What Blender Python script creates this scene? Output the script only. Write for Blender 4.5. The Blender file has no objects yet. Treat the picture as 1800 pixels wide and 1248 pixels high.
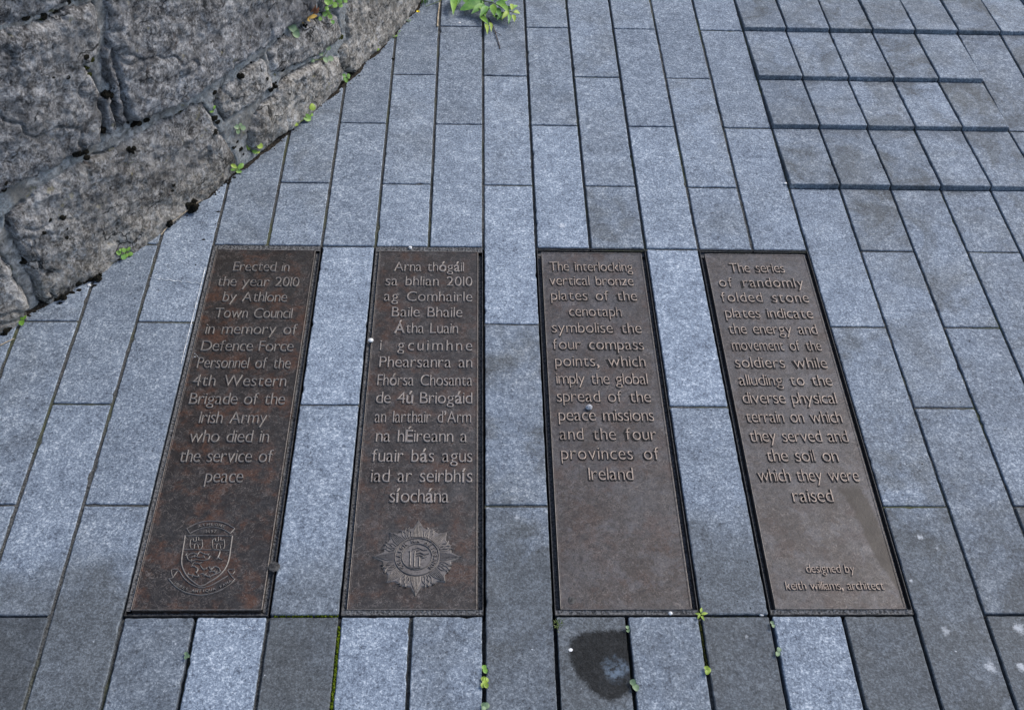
import bpy, bmesh, math, random
import numpy as np
from mathutils import Matrix, Vector

random.seed(7)
S = bpy.context.scene
COL = S.collection

# ------------------------------------------------------------------ camera
W = 0.12                                   # width of one paver, metres
FPX, PITCH, YAW, ROLL = 1998.13, 0.8189, 0.0491, 0.0420
CAM = np.array([-0.16, -15.6593, 13.8817]) * W
_cz, _sz = math.cos(YAW), math.sin(YAW)
FW = np.array([_sz*math.cos(PITCH), _cz*math.cos(PITCH), -math.sin(PITCH)])
RT = np.array([_cz, -_sz, 0.0]); UP = np.cross(RT, FW)
RT, UP = math.cos(ROLL)*RT + math.sin(ROLL)*UP, -math.sin(ROLL)*RT + math.cos(ROLL)*UP
cam = bpy.data.cameras.new('camera'); co = bpy.data.objects.new('camera', cam); COL.objects.link(co)
cam.sensor_width = 36.0; cam.sensor_fit = 'HORIZONTAL'; cam.lens = FPX/1800*36
cam.clip_start = 0.05; cam.clip_end = 500
co.matrix_world = Matrix(((RT[0], UP[0], -FW[0], CAM[0]), (RT[1], UP[1], -FW[1], CAM[1]),
                          (RT[2], UP[2], -FW[2], CAM[2]), (0, 0, 0, 1)))
S.camera = co
S.render.resolution_x, S.render.resolution_y = 1024, 709

# ------------------------------------------------------------------ light
SUN_EL, SUN_AZ = math.radians(46), math.radians(60)   # azimuth measured from +Y towards +X
world = bpy.data.worlds.new("World"); S.world = world; world.use_nodes = True
wn = world.node_tree.nodes; bg = wn['Background']
sky = wn.new('ShaderNodeTexSky'); sky.sky_type = 'NISHITA'; sky.sun_disc = False
sky.sun_elevation = SUN_EL; sky.sun_rotation = SUN_AZ; sky.altitude = 50; sky.air_density = 1.0; sky.dust_density = 2.0
world.node_tree.links.new(sky.outputs[0], bg.inputs[0]); bg.inputs[1].default_value = 0.12
sl = bpy.data.lights.new('sun', 'SUN'); sl.energy = 1.3; sl.angle = math.radians(24); sl.color = (1.0, 0.95, 0.88)
so = bpy.data.objects.new('sun', sl); COL.objects.link(so)
d = Vector((math.sin(SUN_AZ)*math.cos(SUN_EL), math.cos(SUN_AZ)*math.cos(SUN_EL), math.sin(SUN_EL)))
so.rotation_euler = d.to_track_quat('Z', 'Y').to_euler(); so.location = (0, 0, 6)
S.view_settings.view_transform = 'Standard'; S.view_settings.look = 'None'
S.view_settings.gamma = 1; S.view_settings.exposure = 0.95
S.render.engine = 'CYCLES'

# ------------------------------------------------------------------ helpers
def ray(px, py):
    v = FW + (px-900)/FPX*RT - (py-624)/FPX*UP
    return v/np.linalg.norm(v)
def gp(px, py, z=0.0):                     # point of the paving (height z) seen at a place in the photo
    v = ray(px, py); t = (z-CAM[2])/v[2]
    return CAM + t*v

def link(name, me, mat, parent=None, loc=None):
    o = bpy.data.objects.new(name, me); COL.objects.link(o)
    if mat is not None:
        for m in (mat if isinstance(mat, (list, tuple)) else [mat]): me.materials.append(m)
    if parent is not None:
        off = Vector(parent.location)
        if parent.parent: off += Vector(parent.parent.location)
        me.transform(Matrix.Translation(-off)); o.parent = parent
    elif loc is not None:
        me.transform(Matrix.Translation(-Vector(loc))); o.location = loc
    return o
def mesh(name, V, F, smooth=False):
    me = bpy.data.meshes.new(name); me.from_pydata([tuple(v) for v in V], [], F); me.update()
    if smooth: me.polygons.foreach_set('use_smooth', [True]*len(me.polygons))
    return me
class MB:
    def __init__(s): s.V = []; s.F = []
    def add(s, V, F):
        b = len(s.V); s.V += [tuple(v) for v in V]; s.F += [tuple(i+b for i in f) for f in F]
    def build(s, name, mat, parent=None, loc=None, smooth=False):
        return link(name, mesh(name, s.V, s.F, smooth), mat, parent, loc)
def tag(o, label=None, cat=None, group=None, kind=None):
    if label: o['label'] = label
    if cat: o['category'] = cat
    if group: o['group'] = group
    if kind: o['kind'] = kind
    return o
def thing(name, label, cat, loc, group=None):
    o = bpy.data.objects.new(name, None); COL.objects.link(o); o.location = tuple(loc); o.empty_display_size = 0.02
    return tag(o, label, cat, group)

# value noise with numpy
def _hash(ix, iy, iz, seed):
    h = (ix*374761393 + iy*668265263 + iz*2147483647 + seed*974711) & 0xffffffff
    h = ((h ^ (h >> 13))*1274126177) & 0xffffffff
    h = ((h ^ (h >> 16))*2246822519) & 0xffffffff
    return ((h ^ (h >> 15)) & 0xffffff)/float(0xffffff)
def vnoise(x, y, z, seed=0):
    x, y, z = np.broadcast_arrays(np.asarray(x, float), np.asarray(y, float), np.asarray(z, float))
    ix, iy, iz = (np.floor(a).astype(np.int64) for a in (x, y, z))
    fx, fy, fz = x-ix, y-iy, z-iz
    fx, fy, fz = (a*a*a*(a*(a*6-15)+10) for a in (fx, fy, fz))
    r = 0
    for dx in (0, 1):
        for dy in (0, 1):
            for dz in (0, 1):
                w = (fx if dx else 1-fx)*(fy if dy else 1-fy)*(fz if dz else 1-fz)
                r = r + w*_hash(ix+dx, iy+dy, iz+dz, seed)
    return r*2-1
def fbm(x, y, z, octv=4, seed=0, gain=0.5):
    r = 0; a = 1.0; n = 0
    for k in range(octv):
        r = r + a*vnoise(x*2**k, y*2**k, z*2**k, seed+k*17); n += a; a *= gain
    return r/n

# ------------------------------------------------------------------ node helper
class NT:
    def __init__(s, name):
        s.m = bpy.data.materials.new(name); s.m.use_nodes = True
        s.t = s.m.node_tree; s.N = s.t.nodes; s.b = s.N['Principled BSDF']
    def n(s, typ, **kw):
        o = s.N.new(typ)
        for k, v in kw.items(): setattr(o, k, v)
        return o
    def put(s, sock, v):
        if isinstance(v, bpy.types.NodeSocket): s.t.links.new(v, sock)
        elif isinstance(v, bpy.types.Node): s.t.links.new(v.outputs[0], sock)
        elif v is not None: sock.default_value = v
    def math(s, op, a, b=None, c=None, clamp=False):
        o = s.n('ShaderNodeMath', operation=op); o.use_clamp = clamp
        s.put(o.inputs[0], a); s.put(o.inputs[1], b); s.put(o.inputs[2], c); return o.outputs[0]
    def vmath(s, op, a, b=None):
        o = s.n('ShaderNodeVectorMath', operation=op); s.put(o.inputs[0], a); s.put(o.inputs[1], b)
        return o.outputs['Value'] if op in ('LENGTH', 'DISTANCE', 'DOT_PRODUCT') else o.outputs[0]
    def mix(s, f, a, b, blend='MIX'):
        o = s.n('ShaderNodeMix', data_type='RGBA', blend_type=blend)
        s.put(o.inputs[0], f); s.put(o.inputs[6], a); s.put(o.inputs[7], b); return o.outputs[2]
    def noise(s, vec, scale, detail=3, rough=0.55, dist=0.0):
        o = s.n('ShaderNodeTexNoise'); s.put(o.inputs['Vector'], vec)
        o.inputs['Scale'].default_value = scale; o.inputs['Detail'].default_value = detail
        o.inputs['Roughness'].default_value = rough; o.inputs['Distortion'].default_value = dist
        return o.outputs[0]
    def vor(s, vec, scale, feature='F1'):
        o = s.n('ShaderNodeTexVoronoi', feature=feature); s.put(o.inputs['Vector'], vec)
        o.inputs['Scale'].default_value = scale; return o.outputs['Distance']
    def ss(s, v, lo, hi, a=0.0, b=1.0):
        o = s.n('ShaderNodeMapRange', interpolation_type='SMOOTHSTEP')
        s.put(o.inputs[0], v); s.put(o.inputs[1], lo); s.put(o.inputs[2], hi); s.put(o.inputs[3], a); s.put(o.inputs[4], b)
        return o.outputs[0]
    def ramp(s, f, stops):
        o = s.n('ShaderNodeValToRGB'); s.put(o.inputs[0], f); e = o.color_ramp.elements
        while len(e) < len(stops): e.new(0.5)
        for k, (p, c) in enumerate(stops): e[k].position = p; e[k].color = (*c, 1)
        return o.outputs[0]
    def pos(s): return s.n('ShaderNodeNewGeometry').outputs['Position']
    def attr(s, name):
        o = s.n('ShaderNodeAttribute'); o.attribute_name = name; return o
    def bump(s, h, strength, dist):
        o = s.n('ShaderNodeBump'); o.inputs['Strength'].default_value = strength; o.inputs['Distance'].default_value = dist
        s.put(o.inputs['Height'], h); s.t.links.new(o.outputs[0], s.b.inputs['Normal'])
    def out(s, col=None, rough=None, metal=None, spec=None):
        s.put(s.b.inputs['Base Color'], col); s.put(s.b.inputs['Roughness'], rough); s.put(s.b.inputs['Metallic'], metal)
        s.put(s.b.inputs['Specular IOR Level'], spec); return s.m
def rgb(c): return (*c, 1.0)

# ------------------------------------------------------------------ materials
def mat_paver():
    q = NT('blue_limestone'); P = q.pos(); a = q.attr('pv'); w = q.attr('wet')
    sep = q.n('ShaderNodeSeparateColor'); q.t.links.new(a.outputs['Color'], sep.inputs[0])
    tone, warm, rnd = sep.outputs[0], sep.outputs[1], sep.outputs[2]; stn = a.outputs['Alpha']
    cmb = q.n('ShaderNodeCombineXYZ'); q.put(cmb.inputs[0], q.math('MULTIPLY', rnd, 7.0)); q.put(cmb.inputs[1], q.math('MULTIPLY', rnd, 3.0)); q.put(cmb.inputs[2], q.math('MULTIPLY', rnd, 11.0))
    V = q.vmath('ADD', P, cmb.outputs[0])
    n1 = q.noise(V, 235, 4, 0.62, 0.4); n2 = q.noise(V, 70, 4, 0.65, 0.2); n3 = q.noise(V, 13, 3, 0.6); n4 = q.noise(V, 420, 2, 0.6)
    f = q.math('ADD', q.math('MULTIPLY', n1, 0.60), q.math('ADD', q.math('MULTIPLY', n2, 0.28), q.math('MULTIPLY', n3, 0.12)))
    f = q.math('ADD', f, q.math('MULTIPLY', q.math('SUBTRACT', n4, 0.5), 0.30))
    f = q.math('ADD', f, q.math('MULTIPLY', q.math('SUBTRACT', q.noise(V, 21, 5, 0.72), 0.52), 0.17))
    col = q.ramp(f, [(0.35, (0.050, 0.062, 0.085)), (0.45, (0.132, 0.164, 0.210)), (0.53, (0.192, 0.234, 0.290)), (0.60, (0.345, 0.392, 0.445)), (0.69, (0.54, 0.58, 0.62))])
    # broad grey/dirty patches
    pat = q.ss(q.noise(V, 7.5, 5, 0.68, 0.6), 0.42, 0.64)
    dirt = q.ramp(f, [(0.36, (0.040, 0.046, 0.052)), (0.5, (0.088, 0.101, 0.114)), (0.65, (0.175, 0.20, 0.225))])
    sy = q.n('ShaderNodeSeparateXYZ'); q.put(sy.inputs[0], P)
    # soiled near edge of the paving: an old tide line that crosses the stones
    line = q.math('ADD', sy.outputs[1], q.math('MULTIPLY', q.math('SUBTRACT', q.noise(P, 6.5, 4, 0.6), 0.5), 0.34))
    line = q.math('ADD', line, q.math('MULTIPLY', sy.outputs[0], -0.10))
    zone = q.ss(line, -0.71, -0.86)
    df = q.math('ADD', q.math('MULTIPLY', pat, q.math('MULTIPLY', warm, 1.0)), q.math('MULTIPLY', zone, stn), clamp=True)
    col = q.mix(df, col, dirt)
    # brownish tint
    col = q.mix(q.math('MULTIPLY', q.math('MULTIPLY', warm, 0.55), q.ss(q.noise(V, 9, 3), 0.35, 0.65)), col, rgb((1.0, 0.93, 0.83)), 'MULTIPLY')
    # fine dark pits and white specks
    pit = q.ss(q.noise(V, 150, 3, 0.75), 0.615, 0.69); pit = q.math('MULTIPLY', pit, q.ss(q.noise(V, 18, 2), 0.42, 0.6))
    col = q.mix(q.math('MULTIPLY', pit, 0.8), col, rgb((0.035, 0.038, 0.042)))
    wh = q.ss(q.noise(V, 95, 3, 0.6), 0.725, 0.77)
    col = q.mix(q.math('MULTIPLY', wh, 0.75), col, rgb((0.55, 0.58, 0.62)))
    # large lichen rings
    ln = q.noise(V, 23, 3, 0.6); ring = q.ss(q.math('ABSOLUTE', q.math('SUBTRACT', ln, 0.60)), 0.012, 0.0)
    ring = q.math('MULTIPLY', ring, q.ss(q.noise(V, 4, 2), 0.5, 0.7))
    
    cm = q.n('ShaderNodeCombineColor'); 
    for i in range(3): q.put(cm.inputs[i], tone)
    col = q.mix(1.0, col, q.math('MULTIPLY', tone, 1.0) if False else cm.outputs[0], 'MULTIPLY')
    # white droppings and scuffs
    for (x, y, r, k) in WHITE:
        if k < .3: continue
        r, k = r*.85, k*.8
        g = gp(x, y)
        dd = q.vmath('DISTANCE', P, (float(g[0]), float(g[1]), 0.0))
        dd = q.math('ADD', dd, q.math('MULTIPLY', q.math('SUBTRACT', q.noise(P, 150, 5, 0.75), 0.5), r*3.0))
        col = q.mix(q.math('MULTIPLY', q.ss(dd, r, r*0.1), k), col, rgb((0.70, 0.73, 0.76)))
    g = gp(1083, 1178); pd = q.vmath('DISTANCE', P, (float(g[0]), float(g[1]), 0.0))
    pd = q.math('ADD', pd, q.math('MULTIPLY', q.math('SUBTRACT', q.noise(P, 55, 4, 0.65), 0.5), 0.045))
    pool = q.ss(pd, 0.028, 0.006)
    wet = q.ss(q.math('ADD', w.outputs['Fac'], q.math('MULTIPLY', q.math('SUBTRACT', q.noise(P, 170, 5, 0.75), 0.5), 1.1)), 0.12, 0.58)
    wc = q.mix(1.0, col, rgb((0.20, 0.19, 0.18)), 'MULTIPLY')
    col = q.mix(wet, col, wc); col = q.mix(q.math('MULTIPLY', q.math('MULTIPLY', q.math('MULTIPLY', pool, q.ss(q.noise(P, 90, 5, 0.75), 0.36, 0.62)), wet), 0.62), col, rgb((0.17, 0.225, 0.29)))
    rough = q.math('SUBTRACT', 0.72, q.math('MULTIPLY', wet, 0.08))
    spec = q.math('SUBTRACT', 0.35, q.math('MULTIPLY', wet, 0.22))
    q.bump(q.math('MULTIPLY', q.math('SUBTRACT', q.math('ADD', n1, n4), q.math('MULTIPLY', pit, 1.2)), q.math('SUBTRACT', 1.0, q.math('MULTIPLY', pool, 0.93))), 0.35, 0.0016)
    return q.out(col, rough, 0.0, spec)

def mat_joint():
    q = NT('joint_sand'); P = q.pos()
    n = q.noise(P, 260, 3, 0.7); m = q.noise(P, 5, 3)
    col = q.ramp(n, [(0.35, (0.016, 0.017, 0.018)), (0.55, (0.062, 0.064, 0.062)), (0.7, (0.14, 0.14, 0.135))])
    gr = q.ss(m, 0.5, 0.68)
    col = q.mix(q.math('MULTIPLY', gr, 0.75), col, q.mix(n, rgb((0.028, 0.034, 0.012)), rgb((0.09, 0.10, 0.035))))
    q.bump(n, 0.7, 0.003); return q.out(col, 0.9)

def mat_bronze(name, brown, grey, rustk, greyk, sheen):
    q = NT(name); P = q.pos()
    a = q.noise(P, 9, 4, 0.62, 0.5); b = q.noise(P, 34, 4, 0.65, 0.3); c = q.noise(P, 330, 3, 0.7)
    col = q.mix(q.ss(a, 0.36, 0.62), rgb(brown), rgb(grey))
    rust = q.math('MULTIPLY', q.ss(q.math('ADD', q.math('MULTIPLY', b, 0.5), q.math('MULTIPLY', q.noise(P, 14, 3), 0.5)), 0.47, 0.62), rustk)
    col = q.mix(rust, col, rgb((0.085, 0.032, 0.013)))
    col = q.mix(q.math('MULTIPLY', q.ss(q.noise(P, 22, 4, 0.7, 0.6), 0.50, 0.66), greyk), col, rgb(sheen))
    col = q.mix(q.math('MULTIPLY', q.ss(c, 0.50, 0.72), 0.30), col, rgb((0.14, 0.118, 0.102)))
    col = q.mix(q.math('MULTIPLY', q.ss(c, 0.50, 0.34), 0.65), col, rgb((0.007, 0.006, 0.006)))
    # curly wear scratches
    s = 0.0
    for sc, th in ((42, 0.016), (75, 0.022), (26, 0.008), (120, 0.03)):
        nn = q.noise(P, sc, 2, 0.5, 1.6)
        l = q.ss(q.math('ABSOLUTE', q.math('SUBTRACT', nn, 0.5)), th, 0.0)
        l = q.math('MULTIPLY', l, q.ss(q.noise(P, sc*0.5, 2), 0.48, 0.60))
        s = q.math('MAXIMUM', s, l)
    col = q.mix(q.math('MULTIPLY', s, 0.65), col, rgb((0.17, 0.148, 0.135)))
    e = q.noise(P, 110, 4, 0.7, 0.5); col = q.mix(q.ss(e, 0.52, 0.70, 0.0, 0.45), col, rgb(sheen)); col = q.mix(q.ss(e, 0.47, 0.33, 0.0, 0.6), col, rgb((0.008, 0.007, 0.007)))
    rough = q.math('ADD', 0.36, q.math('MULTIPLY', b, 0.30))
    q.bump(q.math('ADD', c, q.math('MULTIPLY', b, 0.8)), 0.28, 0.0010)
    if name == 'bronze_pale':       # an old run-off mark low on this plaque
        p1, p2 = gp(1490, 850), gp(1572, 1000); dx, dy = p2[0]-p1[0], p2[1]-p1[1]; L_ = math.hypot(dx, dy)
        dd = q.math('ABSOLUTE', q.math('ADD', q.vmath('DOT_PRODUCT', q.vmath('SUBTRACT', P, (float(p1[0]), float(p1[1]), 0.0)), (-dy/L_, dx/L_, 0.0)), q.math('MULTIPLY', q.math('SUBTRACT', q.noise(P, 12, 4, 0.6), 0.5), 0.05)))
        al = q.vmath('DOT_PRODUCT', q.vmath('SUBTRACT', P, (float(p1[0]), float(p1[1]), 0.0)), (dx/L_, dy/L_, 0.0))
        mk = q.math('MULTIPLY', q.ss(dd, 0.022, 0.014), q.ss(al, -0.01, 0.02)); col = q.mix(q.math('MULTIPLY', mk, 0.85), col, rgb((0.020, 0.014, 0.009)))
    return q.out(col, rough, 0.2, 0.5)
def mat_letter(name, hi, lo, edge):
    q = NT(name); P = q.pos(); n = q.noise(P, 240, 3, 0.65); m = q.noise(P, 20, 3, 0.6)
    col = q.mix(q.ss(n, 0.30, 0.52), rgb(lo), rgb(hi))
    col = q.mix(q.ss(m, 0.56, 0.70, 0.0, 0.6), col, rgb(edge))
    q.bump(n, 0.3, 0.0008); return q.out(col, 0.46, 0.35, 0.5)
def mat_simple(name, dark, light, scale=120, rough=0.8, bump=0.4, dist=0.002, spec=0.3):
    q = NT(name); P = q.pos(); n = q.noise(P, scale, 4, 0.65)
    col = q.mix(q.ss(n, 0.35, 0.65), rgb(dark), rgb(light)); q.bump(n, bump, dist); return q.out(col, rough, 0, spec)

def mat_wallstone():
    q = NT('lichened_limestone'); P = q.pos()
    a = q.attr('st'); sep = q.n('ShaderNodeSeparateColor'); q.t.links.new(a.outputs['Color'], sep.inputs[0])
    n1 = q.noise(P, 170, 4, 0.7, 0.3); n2 = q.noise(P, 46, 5, 0.70, 0.5); n3 = q.noise(P, 9, 4, 0.6, 0.4)
    f = q.math('ADD', q.math('MULTIPLY', n1, 0.40), q.math('ADD', q.math('MULTIPLY', n2, 0.40), q.math('MULTIPLY', n3, 0.20)))
    f = q.math('ADD', q.math('MULTIPLY', q.math('SUBTRACT', f, 0.5), 1.25), q.math('ADD', 0.492, q.math('MULTIPLY', q.math('SUBTRACT', q.noise(P, 300, 3, 0.7), 0.5), 0.12)))
    cool = q.ramp(f, [(0.36, (0.028, 0.028, 0.031)), (0.43, (0.105, 0.105, 0.110)), (0.50, (0.245, 0.246, 0.255)), (0.57, (0.44, 0.442, 0.455)), (0.66, (0.66, 0.66, 0.67))])
    warmc = q.ramp(f, [(0.36, (0.050, 0.045, 0.040)), (0.44, (0.155, 0.143, 0.126)), (0.51, (0.30, 0.282, 0.256)), (0.59, (0.48, 0.455, 0.42)), (0.68, (0.66, 0.64, 0.60))])
    col = q.mix(sep.outputs[0], cool, warmc)
    # black lichen fields, pale lichen fields, ochre lichen
    bl = q.math('MULTIPLY', q.ss(q.noise(P, 7, 5, 0.68, 0.5), 0.47, 0.66), q.ss(n1, 0.38, 0.58))
    col = q.mix(q.math('MULTIPLY', bl, q.math('MULTIPLY', sep.outputs[1], 0.80)), col, rgb((0.035, 0.035, 0.038)))
    pl = q.math('MULTIPLY', q.ss(q.noise(P, 16, 4, 0.7, 0.8), 0.54, 0.70), q.ss(n1, 0.40, 0.62))
    col = q.mix(q.math('MULTIPLY', pl, 0.6), col, rgb((0.60, 0.60, 0.61)))
    oc = q.ss(q.noise(P, 27, 3, 0.6, 0.3), 0.665, 0.71)
    col = q.mix(q.math('MULTIPLY', oc, 0.45), col, rgb((0.30, 0.27, 0.15)))
    br = q.ss(q.noise(P, 30, 3, 0.6, 0.7), 0.66, 0.72)
    col = q.mix(q.math('MULTIPLY', br, 0.35), col, rgb((0.12, 0.08, 0.06)))
    sp = q.ss(q.noise(P, 100, 4, 0.75), 0.70, 0.77); col = q.mix(sp, col, rgb((0.012, 0.012, 0.012)))
    wv = q.n('ShaderNodeVectorMath', operation='ADD'); nz = q.n('ShaderNodeTexNoise'); q.put(nz.inputs['Vector'], P); nz.inputs['Scale'].default_value = 18; nz.inputs['Detail'].default_value = 4; sc_ = q.n('ShaderNodeVectorMath', operation='SCALE'); q.put(sc_.inputs[0], nz.outputs['Color']); sc_.inputs['Scale'].default_value = 0.09; q.put(wv.inputs[0], P); q.put(wv.inputs[1], sc_.outputs[0])
    ck = q.ss(q.vor(wv.outputs[0], 7.5, 'DISTANCE_TO_EDGE'), 0.022, 0.004); ck = q.math('MULTIPLY', ck, q.ss(q.noise(P, 13, 3, 0.6), 0.50, 0.58)); col = q.mix(q.math('MULTIPLY', ck, 0.9), col, rgb((0.012, 0.012, 0.012)))
    wp = q.ss(q.noise(P, 120, 2, 0.6), 0.73, 0.77); col = q.mix(q.math('MULTIPLY', wp, 0.8), col, rgb((0.55, 0.55, 0.55)))
    cm = q.n('ShaderNodeCombineColor')
    tn = q.math('MULTIPLY', sep.outputs[2], 0.82)
    for i in range(3): q.put(cm.inputs[i], tn)
    col = q.mix(1.0, col, cm.outputs[0], 'MULTIPLY')
    q.bump(q.math('ADD', q.math('MULTIPLY', n2, 1.0), n1), 0.7, 0.0045)
    return q.out(col, 0.88, 0, 0.25)
def mat_mortar():
    q = NT('lime_mortar'); P = q.pos(); n = q.noise(P, 210, 4, 0.7); m = q.noise(P, 14, 4, 0.6)
    col = q.ramp(n, [(0.34, (0.10, 0.109, 0.114)), (0.52, (0.225, 0.246, 0.256)), (0.68, (0.37, 0.395, 0.405))])
    col = q.mix(q.ss(m, 0.46, 0.62), col, q.mix(n, rgb((0.07, 0.07, 0.066)), rgb((0.25, 0.24, 0.22))))
    k2 = q.noise(P, 60, 5, 0.7, 0.5); st = q.ramp(k2, [(0.38, (0.05, 0.05, 0.05)), (0.5, (0.22, 0.218, 0.212)), (0.62, (0.44, 0.435, 0.425))])
    col = q.mix(q.ss(q.noise(P, 9, 4, 0.65, 0.5), 0.40, 0.62, 0.15, 0.8), col, st)
    g = q.ss(q.noise(P, 26, 3), 0.66, 0.72); col = q.mix(q.math('MULTIPLY', g, 0.6), col, rgb((0.10, 0.095, 0.03)))
    q.bump(n, 0.6, 0.003); return q.out(col, 0.9, 0, 0.25)
def mat_leaf(name, c1, c2):
    q = NT(name); P = q.pos(); n = q.noise(P, 55, 3, 0.6); f = q.noise(P, 300, 2)
    col = q.mix(q.ss(n, 0.38, 0.62), rgb(c1), rgb(c2)); col = q.mix(q.math('MULTIPLY', f, 0.25), col, rgb((0.02, 0.04, 0.01)))
    q.b.inputs['Subsurface Weight'].default_value = 0.08
    q.b.inputs['Subsurface Radius'].default_value = (0.004, 0.006, 0.002)
    q.bump(f, 0.2, 0.0006); return q.out(col, 0.5, 0, 0.4)

WHITE = [(988, 397, 0.011, 0.85), (1617, 944, 0.009, 0.6), (1741, 1172, 0.014, 0.55), (1662, 1109, 0.012, 0.4), (1792, 1104, 0.016, 0.55),
         (1602, 1020, 0.005, 0.7), (908, 909, 0.007, 0.5), (540, 308, 0.010, 0.25), (857, 889, 0.008, 0.55), (1648, 964, 0.005, 0.4), (1068, 1228, 0.010, 0.25),
         (647, 270, 0.012, 0.0), (1312, 1118, 0.006, 0.35), (1795, 1172, 0.012, 0.6)]
M_PAV = mat_paver(); M_JNT = mat_joint(); M_WST = mat_wallstone(); M_MOR = mat_mortar()
M_BASE = mat_simple('bedding', (0.010, 0.010, 0.010), (0.022, 0.022, 0.022), 90, 0.95)
M_FRAME = mat_simple('grimy_steel', (0.014, 0.014, 0.014), (0.07, 0.068, 0.066), 220, 0.6, 0.5, 0.0015)
M_GRIT = mat_simple('channel_grit', (0.024, 0.024, 0.024), (0.16, 0.16, 0.162), 260, 0.9, 0.8, 0.003)
M_MOSS = mat_simple('black_moss', (0.004, 0.004, 0.004), (0.022, 0.020, 0.014), 420, 0.95, 1.0, 0.004, 0.1)
M_GMOSS = mat_simple('green_moss', (0.035, 0.062, 0.005), (0.20, 0.26, 0.016), 330, 0.95, 1.0, 0.004, 0.1)
M_OMOSS = mat_simple('olive_moss', (0.012, 0.016, 0.005), (0.060, 0.065, 0.015), 330, 0.95, 1.0, 0.004, 0.1)
M_SOIL = mat_simple('dark_soil', (0.008, 0.007, 0.006), (0.05, 0.043, 0.035), 200, 0.95, 0.8, 0.003, 0.1)
M_LEAF = mat_leaf('clover_green', (0.13, 0.27, 0.035), (0.22, 0.39, 0.06))
M_LEAFG = mat_leaf('grey_green_leaf', (0.13, 0.20, 0.11), (0.20, 0.29, 0.15))
M_LEAFD = mat_leaf('weed_green', (0.085, 0.22, 0.04), (0.16, 0.33, 0.06))
M_LEAFY = mat_leaf('yellow_green_leaf', (0.21, 0.30, 0.032), (0.32, 0.43, 0.06))
M_STEM = mat_leaf('stem_green', (0.10, 0.14, 0.03), (0.17, 0.21, 0.06))
M_STRAW = mat_simple('dry_straw', (0.26, 0.20, 0.13), (0.46, 0.39, 0.29), 120, 0.7, 0.2)
M_TWIG = mat_simple('twig_bark', (0.030, 0.022, 0.020), (0.10, 0.075, 0.062), 200, 0.8)
M_PEB = mat_simple('pebble_grey', (0.20, 0.21, 0.23), (0.44, 0.45, 0.47), 160, 0.8, 0.5, 0.002)
M_PEBW = mat_simple('pebble_white', (0.50, 0.50, 0.49), (0.76, 0.76, 0.75), 160, 0.75, 0.5, 0.002)
M_WHITE = mat_simple('white_dropping', (0.62, 0.63, 0.63), (0.80, 0.80, 0.79), 160, 0.7, 0.4, 0.002)
M_RED = mat_simple('withered_leaf', (0.14, 0.045, 0.022), (0.26, 0.12, 0.06), 90, 0.75)
M_OCH = mat_simple('ochre_leaf', (0.26, 0.15, 0.03), (0.36, 0.26, 0.06), 90, 0.75)
M_YEL = mat_simple('yellow_petal', (0.75, 0.55, 0.01), (0.85, 0.68, 0.02), 90, 0.6)

# ------------------------------------------------------------------ paving
XJ = {-8: -7.83, -7: -6.844, -6: -5.886, -5: -4.907, -4: -3.93, -3: -2.948, -2: -1.969, -1: -0.996, 0: 0.0, 1: 0.975, 2: 1.969, 3: 2.986,
      4: 3.975, 5: 4.983, 6: 6.0, 7: 6.991, 8: 8.002, 9: 9.0, 10: 10.0, 11: 11.006}
YN = {0: 7.564, 1: 5.588, 2: 3.793, 3: 1.823, 4: 0.0, 5: -1.97, 6: -3.804, 7: -5.756, 8: -7.6}
def X(j): return W*(XJ[j] if j in XJ else (XJ[-8]+(j+8) if j < -8 else XJ[11]+(j-11)))
def Y(n): return W*(YN[n] if n in YN else (YN[0]-n*1.885 if n < 0 else YN[8]-(n-8)*1.885))
PLQ = [(-5, -3), (-2, 0), (1, 3), (4, 6)]
def in_plq(c): return any(a <= c < b for a, b in PLQ)
TONE = {  # (column, top row): (tone, warm, soil)
 (-7, 8): (0.70, .5, .9), (-6, 7): (0.98, .25, .95), (-7, 6): (1.05, .05, .9), (-8, 7): (0.98, .2, .9), (-5, 8): (0.92, .25, .45), (-4, 8): (1.12, 0, .05), (-3, 8): (0.80, .8, 1.0),
 (-2, 8): (1.10, 0, .05), (-1, 8): (1.02, .35, .15), (0, 7): (0.90, .6, .75), (0, 5): (0.82, .9, .8), (0, 3): (1.1, 0, 0), (1, 8): (0.86, .6, .8), (2, 8): (0.98, .3, .3),
 (3, 8): (0.82, .8, .95), (3, 6): (0.98, .2, .9), (4, 8): (1.06, .1, .1), (5, 8): (0.82, .7, .9), (6, 7): (0.88, .6, .8), (6, 5): (0.86, .7, .3), (7, 6): (0.82, .5, .5),
 (7, 4): (0.88, .5, .3), (8, 5): (0.86, .3, .5), (8, 7): (0.80, .6, .8), (7, 8): (0.78, .7, .9), (2, 3): (0.86, .7, .1), (-4, 7): (1.1, 0, 0), (-3, 4): (1.12, 0, 0), (-3, 6): (1.10, .1, .7),
 (3, 4): (1.12, 0, 0), (1, 2): (1.1, 0, 0), (-1, 2): (1.06, .05, 0), (-2, 3): (1.08, 0, 0), (6, 3): (0.95, .2, 0), (7, 3): (.80, .9, 0), (9, 4): (.8, .5, .3)}
pavers = []   # (c, x0, x1, ya, yb, raise, n0)
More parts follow.
